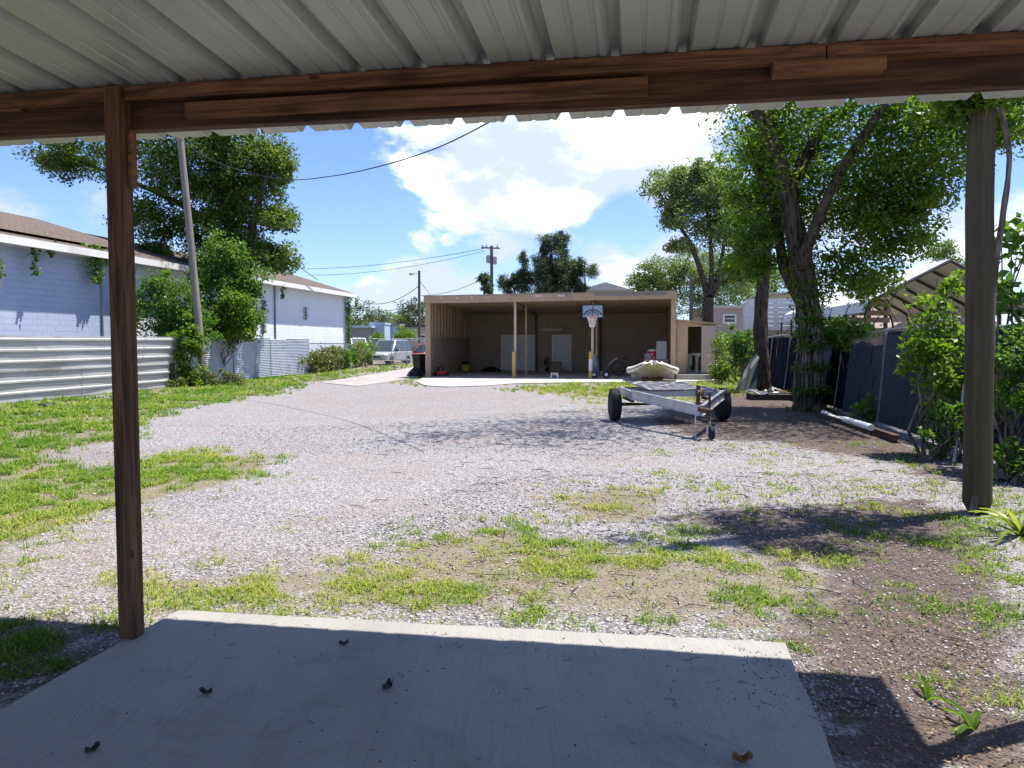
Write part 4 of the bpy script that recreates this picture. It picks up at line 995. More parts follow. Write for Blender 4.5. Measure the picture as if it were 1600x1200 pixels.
# ---- shrubs in front of / over the right fence
def RS(px, D): return Vector((P(px, 600, D).x, D, 0))
shrub('broadleaf_shrub', 'lime-green broadleaf shrub spilling over the chain-link fence', RS(1470, 10.8), [(P(1470, 545, 10.9), (.5, .4, .55), 26, .22), (P(1455, 500, 11.0), (.42, .35, .35), 16, .2), (P(1440, 545, 10.8), (.3, .3, .3), 10, .18), (P(1490, 600, 10.6), (.35, .3, .5), 16, .2), (P(1480, 440, 11.1), (.2, .2, .25), 5, .14)], .105, lf_lime, 34, asp=.5, stems=9)
shrub('broadleaf_shrub', 'dark leafy undergrowth at the fence foot behind the mossy pole', RS(1480, 10.4), [(P(1490, 665, 10.3), (.35, .25, .35), 16, .18)], .09, lf_vine, 40, stems=6)
shrub('broadleaf_shrub', 'pale small-leaved bush filling the fence right of the mossy pole', RS(1600, 9.2), [(P(1585, 545, 9.2), (.35, .35, .4), 30, .16), (P(1640, 560, 9.2), (.35, .4, .8), 30, .2), (P(1575, 620, 9.0), (.25, .25, .25), 12, .14)], .06, lf_vine, 60, stems=8)
shrub('broadleaf_shrub', 'large-leaved sapling rising right of the mossy pole', RS(1590, 9.8), [(P(1590, 390, 9.8), (.3, .3, .45), 12, .2), (P(1580, 455, 9.8), (.3, .3, .25), 10, .18)], .15, lf_vine, 18, asp=.6, stems=8)
shrub('broadleaf_shrub', 'shaded weeds at the screen foot right of the mossy pole', RS(1590, 8.7), [(P(1590, 720, 8.7), (.35, .2, .2), 14, .15)], .07, lf_vine, 50, stems=5)
shrub('vine_shrub', 'green vines draped over the fence top beside the forked trunk', RS(1330, 18.6), [(RF(3.0, 1.75, -.15), (.5, .7, .25), 18, .25), (RF(1.8, 1.85, -.1), (.3, .7, .15), 12, .2), (RF(4.2, 1.95, -.1), (.5, .5, .3), 14, .25)], .1, lf_tree, 60, stems=5)
shrub('weed_clump', 'thin weeds growing behind the white pipe at the fence', RS(1345, 15.4), [(P(1350, 640, 15.4), (.35, .2, .3), 10, .16)], .1, lf_vine, 30, cat='weeds', stems=8)
shrub('broadleaf_shrub', 'sunlit bush between the plywood closet and the wooden fence', RS(1132, 31), [(P(1132, 575, 31), (.5, .4, .5), 26, .28), (P(1128, 540, 32), (.5, .4, .7), 16, .3)], .1, lf_lime, 55)
shrub('vine_shrub', 'dark vines on the boundary left of the grey trunk', RS(1155, 30), [(P(1158, 545, 30), (.6, .4, .7), 34, .35), (P(1125, 530, 34), (.7, .5, .6), 24, .35)], .11, lf_vine, 65)
# vine crown at the top of the mossy pole
shrub('pole_vine', 'vine crown wrapped round the top of the mossy pole', Vector((qr.x, qr.y - .05, 4.0)), [(Vector((qr.x - .1, qr.y, 4.7)), (1.0, .9, .7), 46, .32), (P(1515, 155, 7.1), (.3, .2, .12), 12, .12), (P(1475, 160, 7.3), (.3, .3, .14), 9, .14), (P(1545, 140, 7.0), (.2, .15, .1), 8, .1), (P(1590, 160, 7.4), (.15, .2, .12), 4, .12), (Vector((qr.x - .3, qr.y - .1, 6.2)), (.7, .7, .8), 20, .32)], .08, lf_tree, 60, cat='vine', stems=3)
# strap-leaved plant
def strap(label, base, n, L_, w, lm):
    t = T('strap_leaf_plant', label, 'plant', tuple(base), 0); base = Vector(base)
    for i in range(n):
        a = random.uniform(0, 6.28); el = random.uniform(.35, 1.2); ll = L_ * random.uniform(.7, 1.15); pts = []
        d = Vector((math.cos(a), math.sin(a), 0)); s_ = Vector((-d.y, d.x, 0)); m = MB(); q = base.copy(); vs = []
        for j in range(7):
            ww = w * (.5, .9, 1, .95, .75, .45, .03)[j]; vs += [q - s_ * ww, q + Vector((0, 0, -.01)), q + s_ * ww]
            e = el - j * .24; q = q + (d * math.cos(e) + Vector((0, 0, math.sin(e)))) * ll / 6
            q.z = max(q.z, .02)
        m.add(vs, [(3 * j + k, 3 * j + k + 1, 3 * j + k + 4, 3 * j + k + 3) for j in range(6) for k in (0, 1)])
        o = m.build('leaf', lm, t, smooth=True, world=True)
        at_ = o.data.attributes.new('tint', 'FLOAT', 'POINT'); at_.data.foreach_set('value', [random.random()] * len(o.data.vertices))
strap('clump of long yellow-green strap leaves below the mossy pole', RS(1592, 6.3) + Vector((0.05, 0, 0)), 22, .55, .022, leafmat('leaf_strap', (.12, .17, .03), (.36, .40, .10), .4))
strap('few young broad leaves sprouting from leaf litter near the slab', G(1520, 1140), 7, .16, .014, lf_lime)
strap('small broad-leaved seedling in the litter beyond the slab corner', G(1450, 1095), 5, .13, .010, lf_lime)

# ================================================================== TRAILER
alu = mat('trailer_aluminium', (.52, .53, .55), .38, .6, var=.2, sc=5, dirt=(.33, .34, .36), dsc=4, bump=.05)
rub = mat('tyre_rubber', (.012, .012, .013), .8, bump=.3, bsc=60)
rust = mat('rusty_steel', (.085, .055, .04), .8, .3, var=.5, sc=12, dirt=(.14, .075, .045))
wl, wr = G(962, 658), G(1126, 656); ac = (wl + wr) / 2; axd = (wr - wl); half = axd.length / 2; tang = .03
tr = T('boat_trailer', 'low aluminium trailer with pointed front frame and jack wheel', 'trailer', (ac.x, ac.y, 0), tang)
Hh = half - .22; fr_y, re_y = -.75, .75; zt_ = .60; nose = Vector((-.14, -2.95, .46))
fl_, frr_ = Vector((-Hh, fr_y, zt_ - .02)), Vector((Hh, fr_y, zt_ - .02)); rl_, rr_ = Vector((-Hh, re_y, zt_)), Vector((Hh, re_y, zt_))
def ibeam(a, b_, nm, h=.15, w=.06):
    m = MB(); u = Vector((0, 0, 1)); m.bar(a, b_, .012, h); m.bar(a + u * h / 2, b_ + u * h / 2, w, .012); m.bar(a - u * h / 2, b_ - u * h / 2, w, .012); return m.build(nm, alu, tr)
for a_, b_ in ((fl_, nose), (frr_, nose)): ibeam(a_, b_ + (a_ - b_).normalized() * .03, 'tongue_rail', .17)
for a_, b_ in ((rl_, fl_), (rr_, frr_)): ibeam(a_, b_, 'side_rail', .13)
for yy in (re_y, .2, -.3, fr_y): ibeam(Vector((-Hh, yy, zt_ + .002)), Vector((Hh, yy, zt_ + .002)), 'crossmember', .09, .05)
MB().tube([(-half + .1, 0, .34), (half - .1, 0, .34)], .04, 8).build('axle', rust, tr)
for sx in (-1, 1):
    MB().bar((sx * (Hh - .06), -.5, .44), (sx * (Hh - .06), .5, .44), .06, .05).build('leaf_spring', rust, tr)
    prof = [(.19, -.10), (.27, -.105), (.318, -.09), (.335, -.05), (.338, 0), (.335, .05), (.318, .09), (.27, .105), (.19, .10)]
    w_ = MB().lathe(prof, (sx * half, 0, .338), 28, 'X').build('wheel', rub, tr, smooth=True)
    MB().lathe([(.05, -.07), (.17, -.06), (.192, -.098), (.192, .098), (.17, .06), (.05, .07)], (sx * half, 0, .338), 20, 'X').build('rim', mat('rim_white', (.45, .45, .44), .5, .2), w_, smooth=True)
# loose weathered plywood lying on the frame
m = MB(); pw = [(-.78, .70), (.42, .72), (.62, -.55), (-.62, -1.05)]
m.add([(x, y, zt_ + .075 + .08 * (y > 0) - .02 * x) for x, y in pw] + [(x, y, zt_ + .093 + .08 * (y > 0) - .02 * x) for x, y in pw], [(3, 2, 1, 0), (4, 5, 6, 7), (0, 1, 5, 4), (1, 2, 6, 5), (2, 3, 7, 6), (3, 0, 4, 7)])
o = m.build('plywood_sheet', mat('weathered_ply', (.30, .28, .27), .9, var=.45, sc=7, stretch=(1, 3, 1), dirt=(.17, .15, .14), dsc=2.5)); o.location = (ac.x, ac.y, 0); o.rotation_euler = (0, 0, tang)
tag(o, 'warped grey plywood sheet lying on the trailer frame', 'plywood')
# coupler, winch post and jack
MB().bar(nose + Vector((0, .1, .02)), nose + Vector((.03, -.32, .02)), .09, .08).build('coupler', rust, tr, bevel=.01)
MB().bar(nose + Vector((-.02, .16, .05)), nose + Vector((-.02, .14, .42)), .06, .07).build('winch_post', rust, tr, bevel=.006)
MB().lathe([(.03, -.06), (.075, -.055), (.05, -.03), (.05, .03), (.075, .055), (.03, .06)], nose + Vector((-.02, .06, .30)), 12, 'X').build('winch_drum', rust, tr)
jk = nose + Vector((.10, -.12, 0)); jx, jy = jk.x, jk.y
MB().tube([(jx, jy, .78), (jx, jy, .30)], .032, 10).build('jack_tube', rust, tr, smooth=True)
MB().tube([(jx, jy, .32), (jx + .02, jy - .05, .14)], .024, 10).build('jack_leg', alu, tr, smooth=True)
MB().tube([(jx, jy, .78), (jx + .1, jy, .80), (jx + .1, jy, .86)], .010, 6).build('jack_handle', rust, tr)
MB().bar((jx - .05, jy - .05, .22), (jx - .05, jy - .08, .08), .014, .06).build('caster_fork', alu, tr); MB().bar((jx + .08, jy - .05, .22), (jx + .08, jy - .08, .08), .014, .06).build('caster_fork', alu, tr)
MB().lathe([(.03, -.035), (.10, -.035), (.112, -.015), (.112, .015), (.10, .035), (.03, .035)], (jx + .015, jy - .08, .112), 20, 'X').build('jack_wheel', rub, tr, smooth=True)
MB().tube(curve_pts(nose + Vector((-.10, -.02, -.02)), (nose.x - .14, nose.y - .2, .015), 6, .0, .1), .010, 5).build('safety_chain', alu, tr)

# ================================================================== THINGS IN AND ROUND THE SHED
def shed_pt(px, py, z=.041):
    q = G(px, py, z); return q
# basketball hoop on the second front post
D = SL(s_at(926, -.1), -.1).y
hp = SL(s_at(925.5, .02), -.0, 0); bw = s_at(943.3, -.2) - s_at(908, -.2); zb0, zb1 = s_hit(925, 497.5, -.2)[1], s_hit(925, 475.5, -.2)[1]
hoop = T('basketball_hoop', 'basketball backboard with orange rim and white net on a shed post', 'basketball hoop', tuple(SL(s_at(925.7, -.2), -.2, zb0)), -TH)
bh = zb1 - zb0
bdm = mat('backboard_pale', (.30, .34, .42), .25, var=.1, bump=0); blk_ = mat('black_paint', (.012, .012, .015), .5, bump=0)
bd_ = MB().box((-bw / 2 + .03, -.02, .02), (bw / 2 - .03, .01, bh - .02)).build('backboard', bdm, hoop)
for q in ((-bw / 2, -bw / 2 + .065, 0, bh), (bw / 2 - .065, bw / 2, 0, bh), (-bw / 2 + .066, bw / 2 - .066, 0, .05), (-bw / 2 + .066, bw / 2 - .066, bh - .05, bh)):
    MB().box((q[0], -.03, q[2]), (q[1], .015, q[3])).build('frame', blk_, hoop)
def arcband(r0, r1, a0, a1, cx, cz, m, nm):
    mb = MB(); n = 16; vs = []
    for i in range(n + 1):
        a = a0 + (a1 - a0) * i / n; vs += [(cx + r0 * math.cos(a), -.0245, cz + r0 * math.sin(a) * .8), (cx + r1 * math.cos(a), -.0245, cz + r1 * math.sin(a) * .8)]
    mb.add(vs, [(2 * i, 2 * i + 1, 2 * i + 3, 2 * i + 2) for i in range(n)]); return mb.build(nm, m, bd_)
arcband(bw * .37, bw * .43, .25, math.pi - .25, 0, bh * .1, blk_, 'printed_arc'); arcband(bw * .27, bw * .30, .3, math.pi - .3, 0, bh * .12, blk_, 'printed_arc')
arcband(bw * .15, bw * .17, .3, math.pi - .3, 0, bh * .2, blk_, 'printed_arc')
MB().box((-.012, -.026, .12), (.012, -.0235, bh - .06)).build('printed_line', blk_, bd_); MB().box((bw * .25, -.026, .07), (bw * .40, -.0235, .10)).build('printed_mark', white, bd_)
rimm = mat('rim_orange', (.55, .12, .05), .5, bump=0); zr_ = .06
MB().tube([(.23 * math.cos(i * math.pi / 12), -.30 + .23 * math.sin(i * math.pi / 12), zr_) for i in range(25)], .012, 6, cap=False).build('rim', rimm, hoop, smooth=True)
MB().box((-.07, -.08, zr_ - .05), (.07, -.026, zr_ + .03)).build('rim_bracket', rimm, hoop)
net = MB()
for s_ in (1, -1):
    for k in range(12):
        pts = []
        for j in range(7):
            a = k * math.pi / 6 + s_ * j * .26; rr_n = .225 - .12 * (j / 6) ** .7; pts.append((rr_n * math.cos(a), -.30 + rr_n * math.sin(a), zr_ - j * .075))
        net.tube(pts, .008, 4)
net.build('net', white, hoop, kind='stuff')
for sx in (-1, 1): MB().bar((sx * .15, .012, bh * .7), (sx * .03, .26, bh + .22), .03).build('bracket', rust, hoop)
# upturned inflatable-style dinghy
cream = mat('boat_white', (.74, .73, .70), .4, var=.08, dirt=(.6, .58, .5), bump=.05); creamd = mat('boat_hull_cream', (.66, .62, .46), .5, var=.12, dirt=(.5, .46, .34), bump=.05)
q = G(1022, 600); bo = T('dinghy', 'white dinghy resting on the shed apron with raised pointed bow', 'boat', (q.x, q.y + .2, .041), -TH)
bwid = .95
def boat_hull(a, c):                                   # a: across -1..1, c along 0 bow..1 stern
    x = (a * 2 - 1); L_ = 2.6 * c; wv = bwid * (.10 + .90 * min(1, c * 2.2) ** .6)
    keel = .10 + .66 * (1 - min(1, c * 2.0)) ** 1.3
    return (x * wv, L_, keel + (.44 + .36 * (1 - c) ** 2.4 - keel) * abs(x) ** 1.3)
MB().grid(boat_hull, 16, 14).build('hull', creamd, bo, smooth=True, thick=.02)
for sx in (-1, 1):
    pts, rr2 = [], []
    for i in range(13):
        c = i / 12; wv = bwid * (.06 + .94 * min(1, c * 1.6) ** .62); pts.append((sx * wv, 2.6 * c - .05 * (1 - c), .40 + .40 * (1 - c) ** 2.4)); rr2.append(.15 - .05 * (1 - c))
    MB().tube(pts, rr2, 14).build('gunwale', cream, bo, smooth=True)
    MB().tube([(p_[0] * 1.0 + sx * .165 * .8, p_[1] - .05, p_[2] - .04) for p_ in pts], .018, 6).build('rub_strip', mat('rub_grey', (.12, .12, .13), .6), bo, smooth=True)
MB().box((-bwid + .05, 2.45, .1), (bwid - .05, 2.52, .55)).build('transom', cream, bo)
MB().tube([(0, .02, .74), (0, .0, .86)], .025, 8).build('bow_eye', cream, bo)
MB().box((-.4, 1.0, 0), (.4, 1.15, .12)).build('support_block', wX2, bo); MB().box((-.45, 2.2, 0), (.45, 2.35, .12)).build('support_block', wX2, bo)
# table with cooler, bin and fridge
zt2 = .80
a0, _ = s_hit(1006, 565, 1.2); a1, _ = s_hit(1044, 565, 1.2)
tb_ = T('work_table', 'narrow pinkish table against the right wall inside the shed', 'table', tuple(SL(a0, 1.2, .041)), -TH)
tw = a1 - a0; MB().box((0, 0, zt2 - .06), (tw, .7, zt2)).build('tabletop', pinkm, tb_, bevel=.006)
for x in (.04, tw - .04):
    for y in (.04, .66): MB().box((x - .025, y - .025, 0), (x + .025, y + .025, zt2 - .061)).build('leg', pinkm, tb_)
red = mat('cooler_red', (.55, .02, .025), .4, var=.1, bump=0); greyp = mat('bin_grey', (.26, .28, .31), .5)
ac_ = s_hit(1019.5, 560, 1.5)[0] - a0
t = T('drink_cooler', 'round red drink cooler with white lid on the shed table', 'cooler', tuple(SL(a0 + ac_, 1.5, .041 + zt2 + .001)), -TH)
MB().lathe([(.16, 0), (.175, .03), (.185, .38), (.18, .40)], (0, 0, 0), 20).build('body', red, t, smooth=True)
MB().lathe([(.19, .40), (.19, .45), (.15, .475), (.03, .48)], (0, 0, 0), 20).build('lid', white, t, smooth=True)
for sx in (-1, 1): MB().bar((sx * .185, 0, .36), (sx * .25, 0, .35), .05, .03).build('handle', white, t)
MB().box((.04, -.22, .06), (.09, -.18, .11)).build('tap', white, t)
t = T('storage_bin', 'small grey plastic bin beside the red cooler', 'bin', tuple(SL(a0 + .22, 1.5, .041 + zt2 + .001)), -TH)
m = MB(); m.add([(x * .16, y * .14, 0) for x, y in ((-1, -1), (1, -1), (1, 1), (-1, 1))] + [(x * .2, y * .18, .25) for x, y in ((-1, -1), (1, -1), (1, 1), (-1, 1))], [(3, 2, 1, 0), (0, 1, 5, 4), (1, 2, 6, 5), (2, 3, 7, 6), (3, 0, 4, 7)]); m.build('tub', greyp, t, thick=.01)
MB().box((-.22, -.2, .25), (.22, .2, .28)).build('lid', mat('lid_pale', (.4, .42, .44), .5), t, bevel=.01)
t = T('mini_fridge', 'grey-white mini fridge on the shed table next to the wall', 'fridge', tuple(SL(a0 + tw - .30, 1.5, .041 + zt2 + .001)), -TH)
MB().box((-.23, -.18, .0), (.23, .2, .84)).build('cabinet', greyp, t, bevel=.01); MB().box((-.23, -.24, .02), (.23, -.185, .84)).build('door', mat('fridge_pale', (.40, .42, .44), .4), t, bevel=.012)
MB().box((-.21, -.262, .5), (-.18, -.242, .75)).build('handle', greyp, t)
# bag cart beside hoop post
blu = mat('bag_bluegrey', (.10, .14, .19), .7, var=.4, sc=9); q = shed_pt(936, 591)
t = T('bag_cart', 'blue-grey golf bag on a two-wheeled cart under the basketball hoop', 'cart', (q.x, q.y, .041), -TH)
MB().tube([(-.10, 0, .22), (-.17, .1, .55), (-.24, .2, .98)], [.13, .15, .16], 14).build('bag', blu, t, smooth=True)
MB().tube([(-.24, .2, .98), (-.25, .21, 1.05)], [.165, .14], 14).build('bag_rim', white, t, smooth=True)
MB().tube([(-.07, -.14, .12), (-.14, -.06, .5), (-.22, .03, .95)], .018, 6).build('frame', alu, t, smooth=True)
MB().tube([(.1, .1, .25), (.45, .25, .62), (.68, .32, .86), (.80, .32, .88)], .016, 6).build('pull_handle', alu, t, smooth=True)
MB().tube([(-.1, .05, .2), (.12, .1, .26)], .02, 6).build('frame', alu, t)
for x in (-.22, .32):
    w_ = MB().lathe([(.07, -.025), (.15, -.025), (.16, 0), (.15, .025), (.07, .025)], (x, 0, .16), 20, 'Y').build('wheel', rub, t, smooth=True)
    MB().lathe([(.02, -.03), (.08, -.028), (.08, .028), (.02, .03)], (x, 0, .16), 14, 'Y').build('hub', white, w_)
MB().tube([(-.22, 0, .16), (.32, 0, .16)], .014, 6).build('axle', alu, t)
# exercise-bike shaped clutter
q = SL(s_at(983, 3.2), 3.2, .041); dkm = mat('dark_metal', (.06, .06, .06))
t = T('bicycle', 'dark bicycle with pale frame tubes leaning in the shed shadow', 'bicycle', tuple(q), -TH + .15)
for x in (-.52, .52):
    MB().tube([(x + .32 * math.cos(i * math.pi / 12), 0, .34 + .32 * math.sin(i * math.pi / 12)) for i in range(25)], .022, 6, cap=False).build('wheel', rub, t, smooth=True)
bf = MB()
for a_, b_ in (((-.52, 0, .34), (0, 0, .3)), ((0, 0, .3), (.38, 0, .72)), ((0, 0, .3), (-.15, 0, .78)), ((-.15, 0, .75), (.36, 0, .76)), ((-.52, 0, .34), (-.15, 0, .72)), ((.52, 0, .34), (.34, 0, .95))): bf.tube([a_, b_], .02, 6)
bf.build('frame', mat('bike_pale', (.38, .33, .27), .4, .3), t, smooth=True)
MB().tube([(.36, -.27, 1.02), (.34, 0, .97), (.36, .27, 1.02)], .015, 6).build('handlebar', dkm, t); MB().box((-.28, -.07, .80), (-.05, .07, .85)).build('saddle', rub, t, bevel=.02)
# white step stool, cardboard boxes, vacuum, mower, black bag
q = shed_pt(866.5, 591.3); t = T('step_stool', 'small white plastic step stool on the shed floor', 'stool', (q.x, q.y, .041), -TH)
MB().box((-.16, -.12, .22), (.16, .12, .25)).build('seat', white, t, bevel=.01)
for x in (-1, 1): MB().add([(x * .15, -.11, .22), (x * .11, -.11, .22), (x * .13, -.13, 0), (x * .18, -.13, 0), (x * .15, .11, .22), (x * .11, .11, .22), (x * .13, .13, 0), (x * .18, .13, 0)], [(0, 1, 2, 3), (7, 6, 5, 4), (0, 4, 5, 1), (1, 5, 6, 2), (2, 6, 7, 3), (3, 7, 4, 0)]).build('leg', white, t)
MB().box((-.15, .10, .12), (.15, .119, .215)).build('back_apron', white, t)
card = mat('cardboard', (.26, .20, .14), .85)
for (x, w_, h_, lab) in ((850, .5, .52, 'brown cardboard box standing before the back wall'), (868, .62, .55, 'wider cardboard box standing before the single white door')):
    q = SL(s_at(x, 7.4), 7.4, .041); t = T('cardboard_box', lab, 'box', tuple(q), -TH, 'boxes by the shed doors')
    MB().box((-w_ / 2, -.2, 0), (w_ / 2, .2, h_)).build('carton', card, t, bevel=.008)
    for sx in (-1, 1): MB().bar((-w_ / 2 + .01, sx * .205, h_ - .002), (w_ / 2 - .01, sx * .205, h_ - .002), .14, .008).build('flap', card, t)
q = SL(s_at(855, 7.0), 7.0, .041); t = T('potted_plant', 'dark little plant in a pot between the cardboard boxes', 'plant', tuple(q), 0)
MB().lathe([(.08, 0), (.12, .22), (.13, .24), (.1, .24)], (0, 0, 0), 12).build('pot', mat('black_plastic', (.012, .012, .014)), t, smooth=True)
p_, tt_ = clump_leaves([(0, 0, .5), (0, .05, .7)], np.array([.22, .18]), 60); v, f, ti = leaf_geo(p_, .12, .4); npmesh('foliage', v, f, lf_cas, t, ti)
MB().tube([(0, 0, .2), (.02, .02, .7)], .012, 5).build('stem', bark, t)
yv = mat('vac_yellow', (.50, .38, .03), .5, bump=0); q = SL(s_at(727, 6.0), 6.0, .041); t = T('shop_vacuum', 'yellow and black shop vacuum by the left shed wall', 'vacuum', tuple(q), -TH)
MB().lathe([(.20, .06), (.22, .1), (.21, .40), (.18, .42)], (0, 0, 0), 18).build('drum', yv, t, smooth=True)
MB().lathe([(.20, .42), (.21, .46), (.16, .56), (.06, .60)], (0, 0, 0), 18).build('motor_head', mat('black_plastic', (.012, .012, .014)), t, smooth=True)
MB().tube([(-.1, 0, .56), (0, 0, .68), (.1, 0, .56)], .02, 6).build('handle', yv, t)
for k in range(4): MB().lathe([(.03, -.015), (.035, 0), (.03, .015)], (.17 * math.cos(k * 1.57 + .8), .17 * math.sin(k * 1.57 + .8), .035), 8, 'Y').build('caster', rub, t)
MB().tube(curve_pts((.18, -.05, .3), (.5, -.2, .03), 6, .1, .2), .025, 7).build('hose', mat('black_plastic', (.012, .012, .014)), t, smooth=True)
q = SL(s_at(688, 1.0), 1.0, .041); t = T('push_mower', 'red push mower with black engine beside the left shed wall', 'mower', tuple(q), -TH + .5)
MB().box((-.26, -.32, .10), (.26, .32, .24)).build('deck', red, t, bevel=.05); MB().lathe([(.16, .24), (.17, .36), (.13, .45), (.05, .47)], (0, 0, 0), 14).build('engine', dkm, t, smooth=True)
for x in (-1, 1):
    for y in (-1, 1): MB().lathe([(.03, -.025), (.1, -.022), (.1, .022), (.03, .025)], (x * .29, y * .27, .1), 14, 'X').build('wheel', rub, t)
    MB().tube([(x * .22, .3, .2), (x * .22, .75, .62)], .013, 6).build('handle_tube', dkm, t)
MB().tube([(-.22, .75, .62), (.22, .75, .62)], .013, 6).build('handle_bar', dkm, t)
q = SL(s_at(768, 6.8), 6.8, .041); o = MB().grid(lambda a, c: ((.5 * math.cos(a * 6.283) * (1 - .9 * c) * (1 + .2 * math.sin(a * 25))), .25 * math.sin(a * 6.283) * (1 - .9 * c), .01 + .26 * c ** .6 * (1 + .25 * math.sin(a * 13))), 28, 8).build('black_bag', mat('black_bag_plastic', (.008, .008, .009), .4), smooth=True)
o.location = q; o.rotation_euler = (0, 0, -TH); tag(o, 'slumped black bag on the shed floor left of the double door', 'bag')
# wheeled bin outside the shed's left wall
q = G(659, 587.5); t = T('wheeled_bin', 'black wheeled rubbish bin outside the left wall of the shed', 'bin', (q.x - .05, q.y, .0), -TH + 2.6); bp = mat('black_plastic', (.012, .012, .014))
m = MB(); m.add([(x * .22, y * .24, .08) for x, y in ((-1, -1), (1, -1), (1, 1), (-1, 1))] + [(x * .29, y * .32, 1.0) for x, y in ((-1, -1), (1, -1), (1, 1), (-1, 1))], [(3, 2, 1, 0), (4, 5, 6, 7), (0, 1, 5, 4), (1, 2, 6, 5), (2, 3, 7, 6), (3, 0, 4, 7)]); m.build('tub', bp, t, bevel=.02)
MB().box((-.31, -.35, 1.003), (.31, .36, 1.06)).build('lid', bp, t, bevel=.02); MB().tube([(-.24, .38, .98), (.24, .38, .98)], .018, 6).build('handle', bp, t)
for x in (-1, 1): MB().lathe([(.04, -.03), (.13, -.03), (.13, .03), (.04, .03)], (x * .27, .24, .13), 16, 'X').build('wheel', rub, t, smooth=True)
o = MB().grid(lambda a, c: (.42 * math.cos(a * 6.283) * (1 - .92 * c) * (1 + .12 * math.sin(a * 19)), .36 * math.sin(a * 6.283) * (1 - .92 * c), .01 + .42 * c ** .55 * (1 + .12 * math.sin(a * 13))), 24, 8).build('rubbish_bag', mat('black_bag_plastic', (.008, .008, .009)), smooth=True)
o.location = (q.x - .25, q.y - .55, 0); tag(o, 'black rubbish bag on the grass against the wheeled bin', 'bag')

# ================================================================== DEBRIS BY THE TREES
q = G(1170, 612); t = T('leaning_board', 'pale green-grey warped sheet leaning against the grey trunk', 'board', (q.x, q.y, 0), 0)
m = MB(); pl_ = [P(1148, 611, q.y - .1), P(1168, 612, q.y + .1), P(1186, 560, q.y + .35), P(1182, 552, q.y + .4), P(1172, 562, q.y + .3), P(1160, 585, q.y + .1)]
m.prism(pl_, (0, 0, 0), (.02, .03, 0)); m.build('sheet', mat('board_greengrey', (.30, .32, .28), .7, var=.3, dirt=(.36, .34, .24)), t, world=True)
MB().prism([P(1168, 612, q.y + .2), P(1180, 612, q.y + .2), P(1189, 560, q.y + .5), P(1185, 556, q.y + .5)], (0, .03, 0), (.02, .06, 0)).build('sheet', mat('board_teal', (.05, .10, .11), .7), t, world=True)
q = G(1205, 624); t = T('pallet', 'low dark timber pallet on the litter between the two trunks', 'pallet', (q.x, q.y, 0), -.12)
dkw = mat('dark_timber', (.05, .042, .036), .9, var=.4, sc=6)
for k in range(3): MB().box((-.62, -.4 + k * .36, 0), (.72, -.3 + k * .36, .14)).build('runner', dkw, t)
for k in range(7): MB().box((-.62 + k * .19, -.42, .141), (-.46 + k * .19, .46, .165)).build('deck_board', dkw, t)
scr_l = ['crumpled bright metal scrap on the dark pallet', 'pale broken plank on the dark pallet', 'bent grey sheet on the dark pallet', 'short white offcut on the dark pallet edge', 'rusty bracket lying on the dark pallet', 'long thin timber offcut across the dark pallet']
for k in range(6):
    mm = (alu, mat('weathered_grey', (.26, .23, .22)), mat('board_greengrey', (.30, .32, .28)), white, rust, wX2)[k]; m = MB()
    L_ = random.uniform(.25, .6); w_ = random.uniform(.08, .22)
    m.grid(lambda a, c: ((a - .5) * L_, (c - .5) * w_, .03 + .045 * math.sin(a * 7 + k) * (1 if k in (0, 2) else .1) + .03 * math.sin(c * 5 + k) * (k in (0, 2))), 8, 4)
    o = m.build('scrap_piece', mm, thick=.012); o.location = (q.x - .45 + k * .19, q.y + random.uniform(-.25, .25), .17 + .02 * (k % 3)); o.rotation_euler = (0, random.uniform(-.15, .15), random.uniform(-1, 1)); tag(o, scr_l[k], 'scrap', 'scrap on the pallet')
# blue-black tarp hanging at the fence
tp = MB().grid(lambda a, c: RF(3.6 + 2.2 * a * (.45 + .55 * (1 - c)), .05 + 1.55 * c, -.28 + .15 * c - .10 * math.sin(a * 16) * (1 - c * .5)), 40, 12).build('tarp', mat('tarp_blue', (.012, .022, .075), .45, var=.4, bump=.3, bsc=6), smooth=True, thick=.004)
tag(tp, 'dark blue tarp hanging in folds on the fence behind the forked tree', 'tarp')
# steel beam and white pipe on the ground along the fence
a_, b_ = G(1276, 648), G(1402, 692)
t = T('steel_beam', 'long rusty steel channel lying on the ground along the fence', 'beam', (a_.x, a_.y, 0), math.atan2((b_ - a_).y, (b_ - a_).x)); L_ = (b_ - a_).length
MB().box((0, -.05, 0), (L_, .05, .012)).build('flange', rust, t); MB().box((0, -.006, .0121), (L_, .006, .11)).build('web', rust, t); MB().box((0, -.05, .1101), (L_, .05, .122)).build('flange', rust, t)
a_, b_ = G(1287, 645, .185), G(1362, 668, .185); pm = MB().tube([a_, a_.lerp(b_, .5), b_], .055, 14); o = pm.build('pvc_pipe', white, smooth=True); tag(o, 'white plastic pipe lying on the rusty steel channel', 'pipe')

